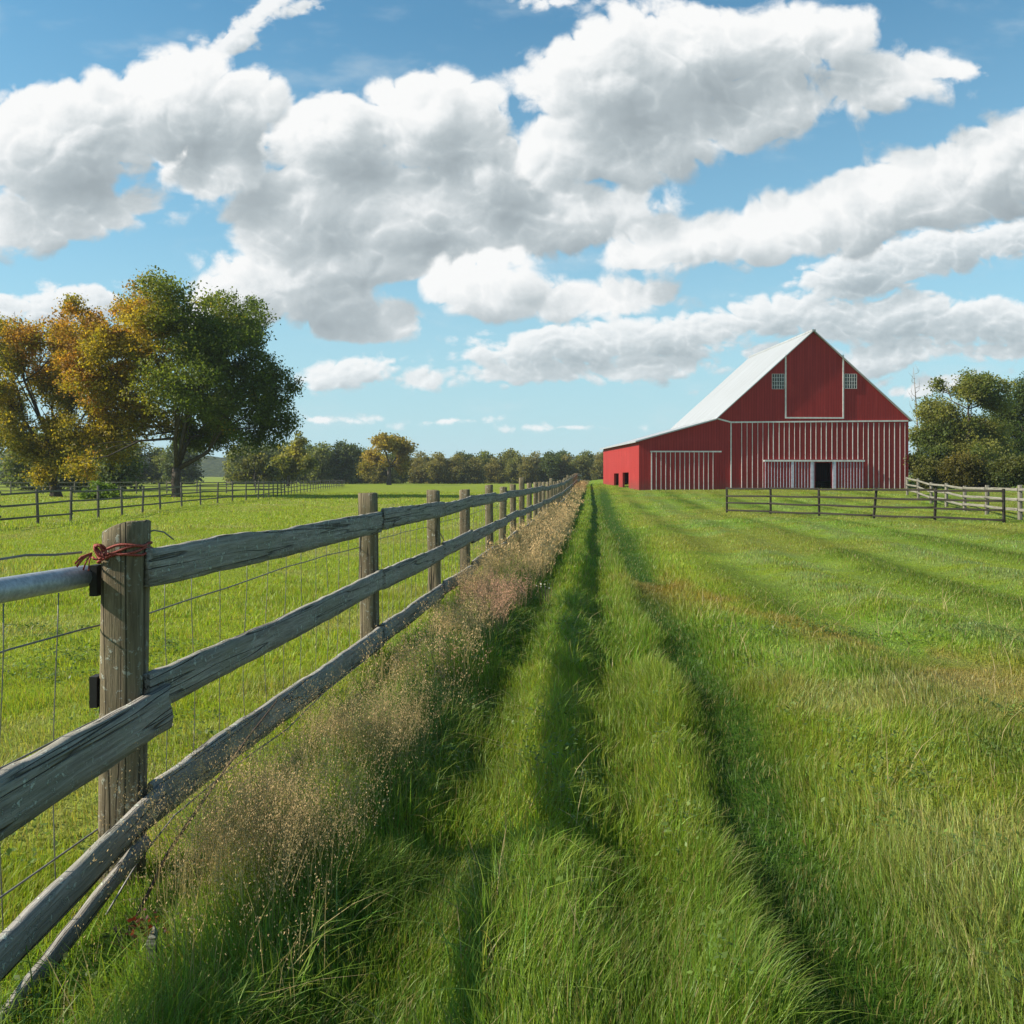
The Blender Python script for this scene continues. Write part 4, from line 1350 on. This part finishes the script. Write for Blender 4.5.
# right of the barn
pic_tree('hedgerow_tree', 'tall bushy tree with a rounded top close right of the barn', 'tree', 962, 82.0,
         [(966, 392, 20), (946, 408, 19), (985, 400, 18), (958, 428, 28), (935, 436, 18), (988, 432, 24), (970, 456, 26), (930, 458, 18), (1002, 455, 20), (950, 384, 8), (972, 384, 14), (980, 420, 20)], 90000, 0.20,
         mono((0.10, 0.135, 0.03), (0.23, 0.235, 0.055), 0.4, 2.0), 0.34, 2.6, 55, 0.38, 0.6, ns=4)
pic_tree('shaded_tree', 'darker tree at the right edge behind the pale fence', 'tree', 1030, 90.0,
         [(1012, 410, 22), (1040, 400, 26), (1024, 436, 28), (1050, 440, 30), (1010, 460, 22), (1075, 420, 28), (1070, 460, 26)], 70000, 0.21,
         mono((0.05, 0.085, 0.018), (0.11, 0.14, 0.026), 0.4, 4.0), 0.34, 2.6, 56, 0.34, 0.6)
for k, (bpx, Y, lob, c0, c1, lab) in enumerate([
        (926, 69.0, [(918, 474, 9), (930, 468, 11), (940, 476, 9), (914, 462, 7), (925, 480, 9)], (0.085, 0.10, 0.024), (0.16, 0.16, 0.04), 'pale olive bush touching the right corner of the barn'),
        (962, 68.0, [(952, 474, 10), (964, 464, 13), (976, 472, 11), (960, 480, 10)], (0.11, 0.10, 0.022), (0.18, 0.15, 0.03), 'yellow olive bush in the middle of the row behind the pale fence'),
        (1004, 67.0, [(996, 472, 11), (1010, 466, 13), (1022, 474, 12), (1003, 480, 10)], (0.06, 0.085, 0.02), (0.12, 0.13, 0.03), 'mid green bush at the right edge behind the pale fence'),
        (985, 71.0, [(985, 470, 10), (980, 480, 9), (992, 478, 9)], (0.05, 0.06, 0.02), (0.10, 0.085, 0.03), 'dull brownish bush squeezed between the yellow bush and the right edge one')]):
    pic_tree('hedge_bush', lab, 'bush', bpx, Y, lob, 15000, 0.17, mono(c0, c1, 0.6, k), 0.08, 0.5, 60 + k, 0.30, 0.45, tname='stem', group='bushes behind the pale fence')
# a bare dead tree sticking up behind
x, Y = at(917, 97.0), 97.0
o = empty('dead_tree', (x, Y, gz(x, Y))); tag(o, 'thin bare dead tree between the barn and the bushy tree', 'tree')
r = random.Random(8)
b = MB()
b.tube([(0, 0, -0.3), (0.1, 0, 5), (-0.15, 0, 9), (-0.4, 0, 12.2)], [0.14, 0.10, 0.06, 0.015], 6)
for k in range(16):
    z = 4.0 + k * 0.5; s = r.choice((-1, 1)); l = r.uniform(0.8, 2.2) * (1.15 - z / 14)
    p0 = Vector((0.1 - 0.05 * max(0, z - 5), 0, z)); p2 = p0 + Vector((s * l * 0.8, r.uniform(-.6, .6) * l, l * 0.9)); p1 = p0.lerp(p2, 0.5) + Vector((s * 0.12, 0, -0.08))
    b.tube([p0, p1, p2], [0.035, 0.022, 0.006], 4)
    for e in range(2):
        q2 = p1.lerp(p2, 0.2 + 0.4 * e); b.tube([q2, q2 + Vector((r.uniform(-.4, .4), r.uniform(-.4, .4), r.uniform(.3, .8)))], [0.016, 0.005], 4)
b.build('trunk', M_DEADW, o, smooth=True)


# ------------------------------------------------------------------ the far wood: a few kinds, each tree a copy of its own
def far_proto(seed, c0, c1, h):
    r = random.Random(seed)
    o = empty('wood_tree', (0, 0, 0))
    lob = [(r.uniform(-1, 1) * h * 0.24, r.uniform(-1, 1) * h * 0.24, h * r.uniform(0.22, 0.80), h * r.uniform(0.17, 0.25)) for k in range(10)] + [(0, 0, h * 0.80, h * 0.20), (0, 0, h * 0.45, h * 0.3), (0, h * -0.16, h * 0.16, h * 0.2), (h * 0.2, 0, h * 0.15, h * 0.2), (h * -0.2, 0, h * 0.15, h * 0.2)]
    crown('crown', lob, 7000, 0.46, mono(c0, c1, 0.25, seed), o, seed, clump=0.8, per=10, holes=0.20)
    limbs('trunk', (0, 0, 0), lob[:5], 0.2, h * 0.22, o, seed + 1, twigs=0)
    return o


def copy_tree(o):
    c = o.copy(); COL.objects.link(c)
    for ch in o.children:
        d = ch.copy(); COL.objects.link(d); d.parent = c
    return c


kinds = [(71, (0.09, 0.12, 0.035), (0.16, 0.18, 0.05)), (72, (0.12, 0.14, 0.038), (0.20, 0.20, 0.06)), (73, (0.14, 0.145, 0.045), (0.23, 0.20, 0.065)), (74, (0.075, 0.105, 0.035), (0.13, 0.155, 0.045))]
protos = [far_proto(s, a, c, 9.0) for s, a, c in kinds]
used = [False] * 4
r = random.Random(17)
spots = []
X = -42.0
while X < 74:                                   # the even wood beyond the pasture and lane
    spots.append((X + r.uniform(-1, 1), 236 + r.uniform(-5, 5), r.uniform(0.80, 0.98), 'mid')); X += r.uniform(3.6, 5.4)
X = -52.0
while X < 80:
    spots.append((X + r.uniform(-1, 1), 256 + r.uniform(-6, 6), r.uniform(0.94, 1.10), 'mid')); X += r.uniform(5.5, 8.0)
X = -60.0
while X < -40:                                  # taller dark group left of the gold tree
    spots.append((X, 222 + r.uniform(-5, 5), r.uniform(1.02, 1.22), 'dark')); X += 4.6
X = -150.0
while X < -60:                                  # shade trees behind the two big trees
    spots.append((X, 214 + r.uniform(-12, 12), r.uniform(1.0, 1.3), 'left')); X += r.uniform(6.0, 9.0)
for X, Y in ((-47, 84), (-52, 92), (-56, 88), (-58, 100), (-62, 96)):
    spots.append((X, Y + 22, r.uniform(0.75, 1.0), 'edge'))
LAB = {'mid': ('round-topped tree of the long even wood along the skyline', 'trees of the far wood'),
       'dark': ('tall dark green tree in the clump left of the lone gold tree', 'tall dark trees left of the gold tree'),
       'left': ('shadowy tree glimpsed beneath the crowns of the two big pasture trees', 'trees behind the big pasture trees'),
       'edge': ('dark tree beyond the pale fence at the left edge', 'dark trees at the left edge')}
for i, (X, Y, s, w) in enumerate(spots):
    k = {'mid': i % 4 if r.random() < 0.75 else 2, 'dark': (0, 3)[i % 2], 'left': (3, 1, 0)[i % 3], 'edge': (3, 0)[i % 2]}[w]
    if not used[k]: o = protos[k]; used[k] = True
    else: o = copy_tree(protos[k])
    o.location = (X, Y, gz(X, Y) - 0.1); o.rotation_euler = (0, 0, r.uniform(0, 6.28)); sc = s
    o.scale = (sc * r.uniform(0.92, 1.2), sc * r.uniform(0.92, 1.2), sc)
    tag(o, LAB[w][0], 'tree', LAB[w][1])

# wooded hills on the skyline
hx = np.linspace(-1900, 1900, 260); hy = np.linspace(620, 1500, 40)
HX, HY = np.meshgrid(hx, hy)
bumps = fbm(HX, HY, 1 / 26.0, 3.0, 3)
HZZ = sstep(HY, 620, 900) * (13 + 11 * fbm(HX, HY * 0.3, 1 / 330.0, 5.0, 3) + 16 * (bumps - 0.5)) + 1.0
n = len(hx); ii = (np.arange(len(hy) - 1)[:, None] * n + np.arange(n - 1)[None]).ravel()
m, q = new_mat("wooded_hills")
pn = q.noise(q.n('ShaderNodeNewGeometry').outputs['Position'], 0.16, 5.0, 0.65)
M_HILL = finish(m, q, q.mix(q.mapr(pn, 0.35, 0.68), (0.022, 0.040, 0.014, 1), (0.075, 0.085, 0.026, 1)), 0.95, 0.05, pn, 1.0, 6.0)
hills = mesh_np('hills', np.stack([HX.ravel(), HY.ravel(), HZZ.ravel()], -1), [np.stack([ii, ii + 1, ii + n + 1, ii + n], -1)], M_HILL, smooth=False)
tag(hills, kind='structure')

# small plants in the near grass
for (px, Y, lab) in ((131, 2.72, 'dark red leaved weed in the near grass left of the pale stake'),):
    x = at(px, Y); o = empty('red_weed', (x, Y, gz(x, Y))); tag(o, lab, 'weed')
    rg = np.random.default_rng(4)
    c = rg.normal(0, 1, (60, 3)) * np.array([0.04, 0.03, 0.018]) + np.array([0.035, 0, 0.155])
    V, Q, C = leaf_quads(c, 0.018, np.array([0.11, 0.022, 0.018])[None] * rg.uniform(0.5, 1.3, 60)[:, None], rg)
    mesh_np('leaves', V, [Q], M_LEAF, o, cols=C)
    b = MB()
    for k in range(7):
        b.tube([(rnd.uniform(-.02, .05), 0, -0.02), (rnd.uniform(-.06, .1), rnd.uniform(-.02, .02), 0.16)], [0.003, 0.0015], 4)
    b.build('stem', M_BARK, o)
x, Y = at(546, 10.6), 10.6
o = empty('wild_flower', (x, Y, gz(x, Y))); tag(o, 'small cluster of white wild flowers at the edge of the lane', 'flower')
rg = np.random.default_rng(6)
c = rg.normal(0, 1, (16, 3)) * np.array([0.07, 0.06, 0.03]) + np.array([0, 0, 0.26])
V, Q, C = leaf_quads(c, 0.024, np.full((16, 3), 0.6), rg)
mesh_np('blossom', V, [Q], M_LEAF, o, cols=C)
b = MB()
for p in c[:12]: b.tube([(p[0] * 0.3, p[1] * 0.3, -0.02), tuple(p)], [0.003, 0.002], 4)
b.build('stem', M_BARK, o)

# ------------------------------------------------------------------ the air: far things fade a little
b = MB(); b.box(-2100, 2100, -40, 1700, -4.0, 60.0)
m, q = new_mat("thin_air")
pv = q.n('ShaderNodeVolumePrincipled')
pv.inputs['Color'].default_value = (0.80, 0.90, 1.0, 1)
pv.inputs['Density'].default_value = 0.00018
pv.inputs['Anisotropy'].default_value = 0.0
o = q.n('ShaderNodeOutputMaterial'); q.put(o.inputs['Volume'], pv.outputs[0])
tag(b.build('haze', m), kind='stuff')
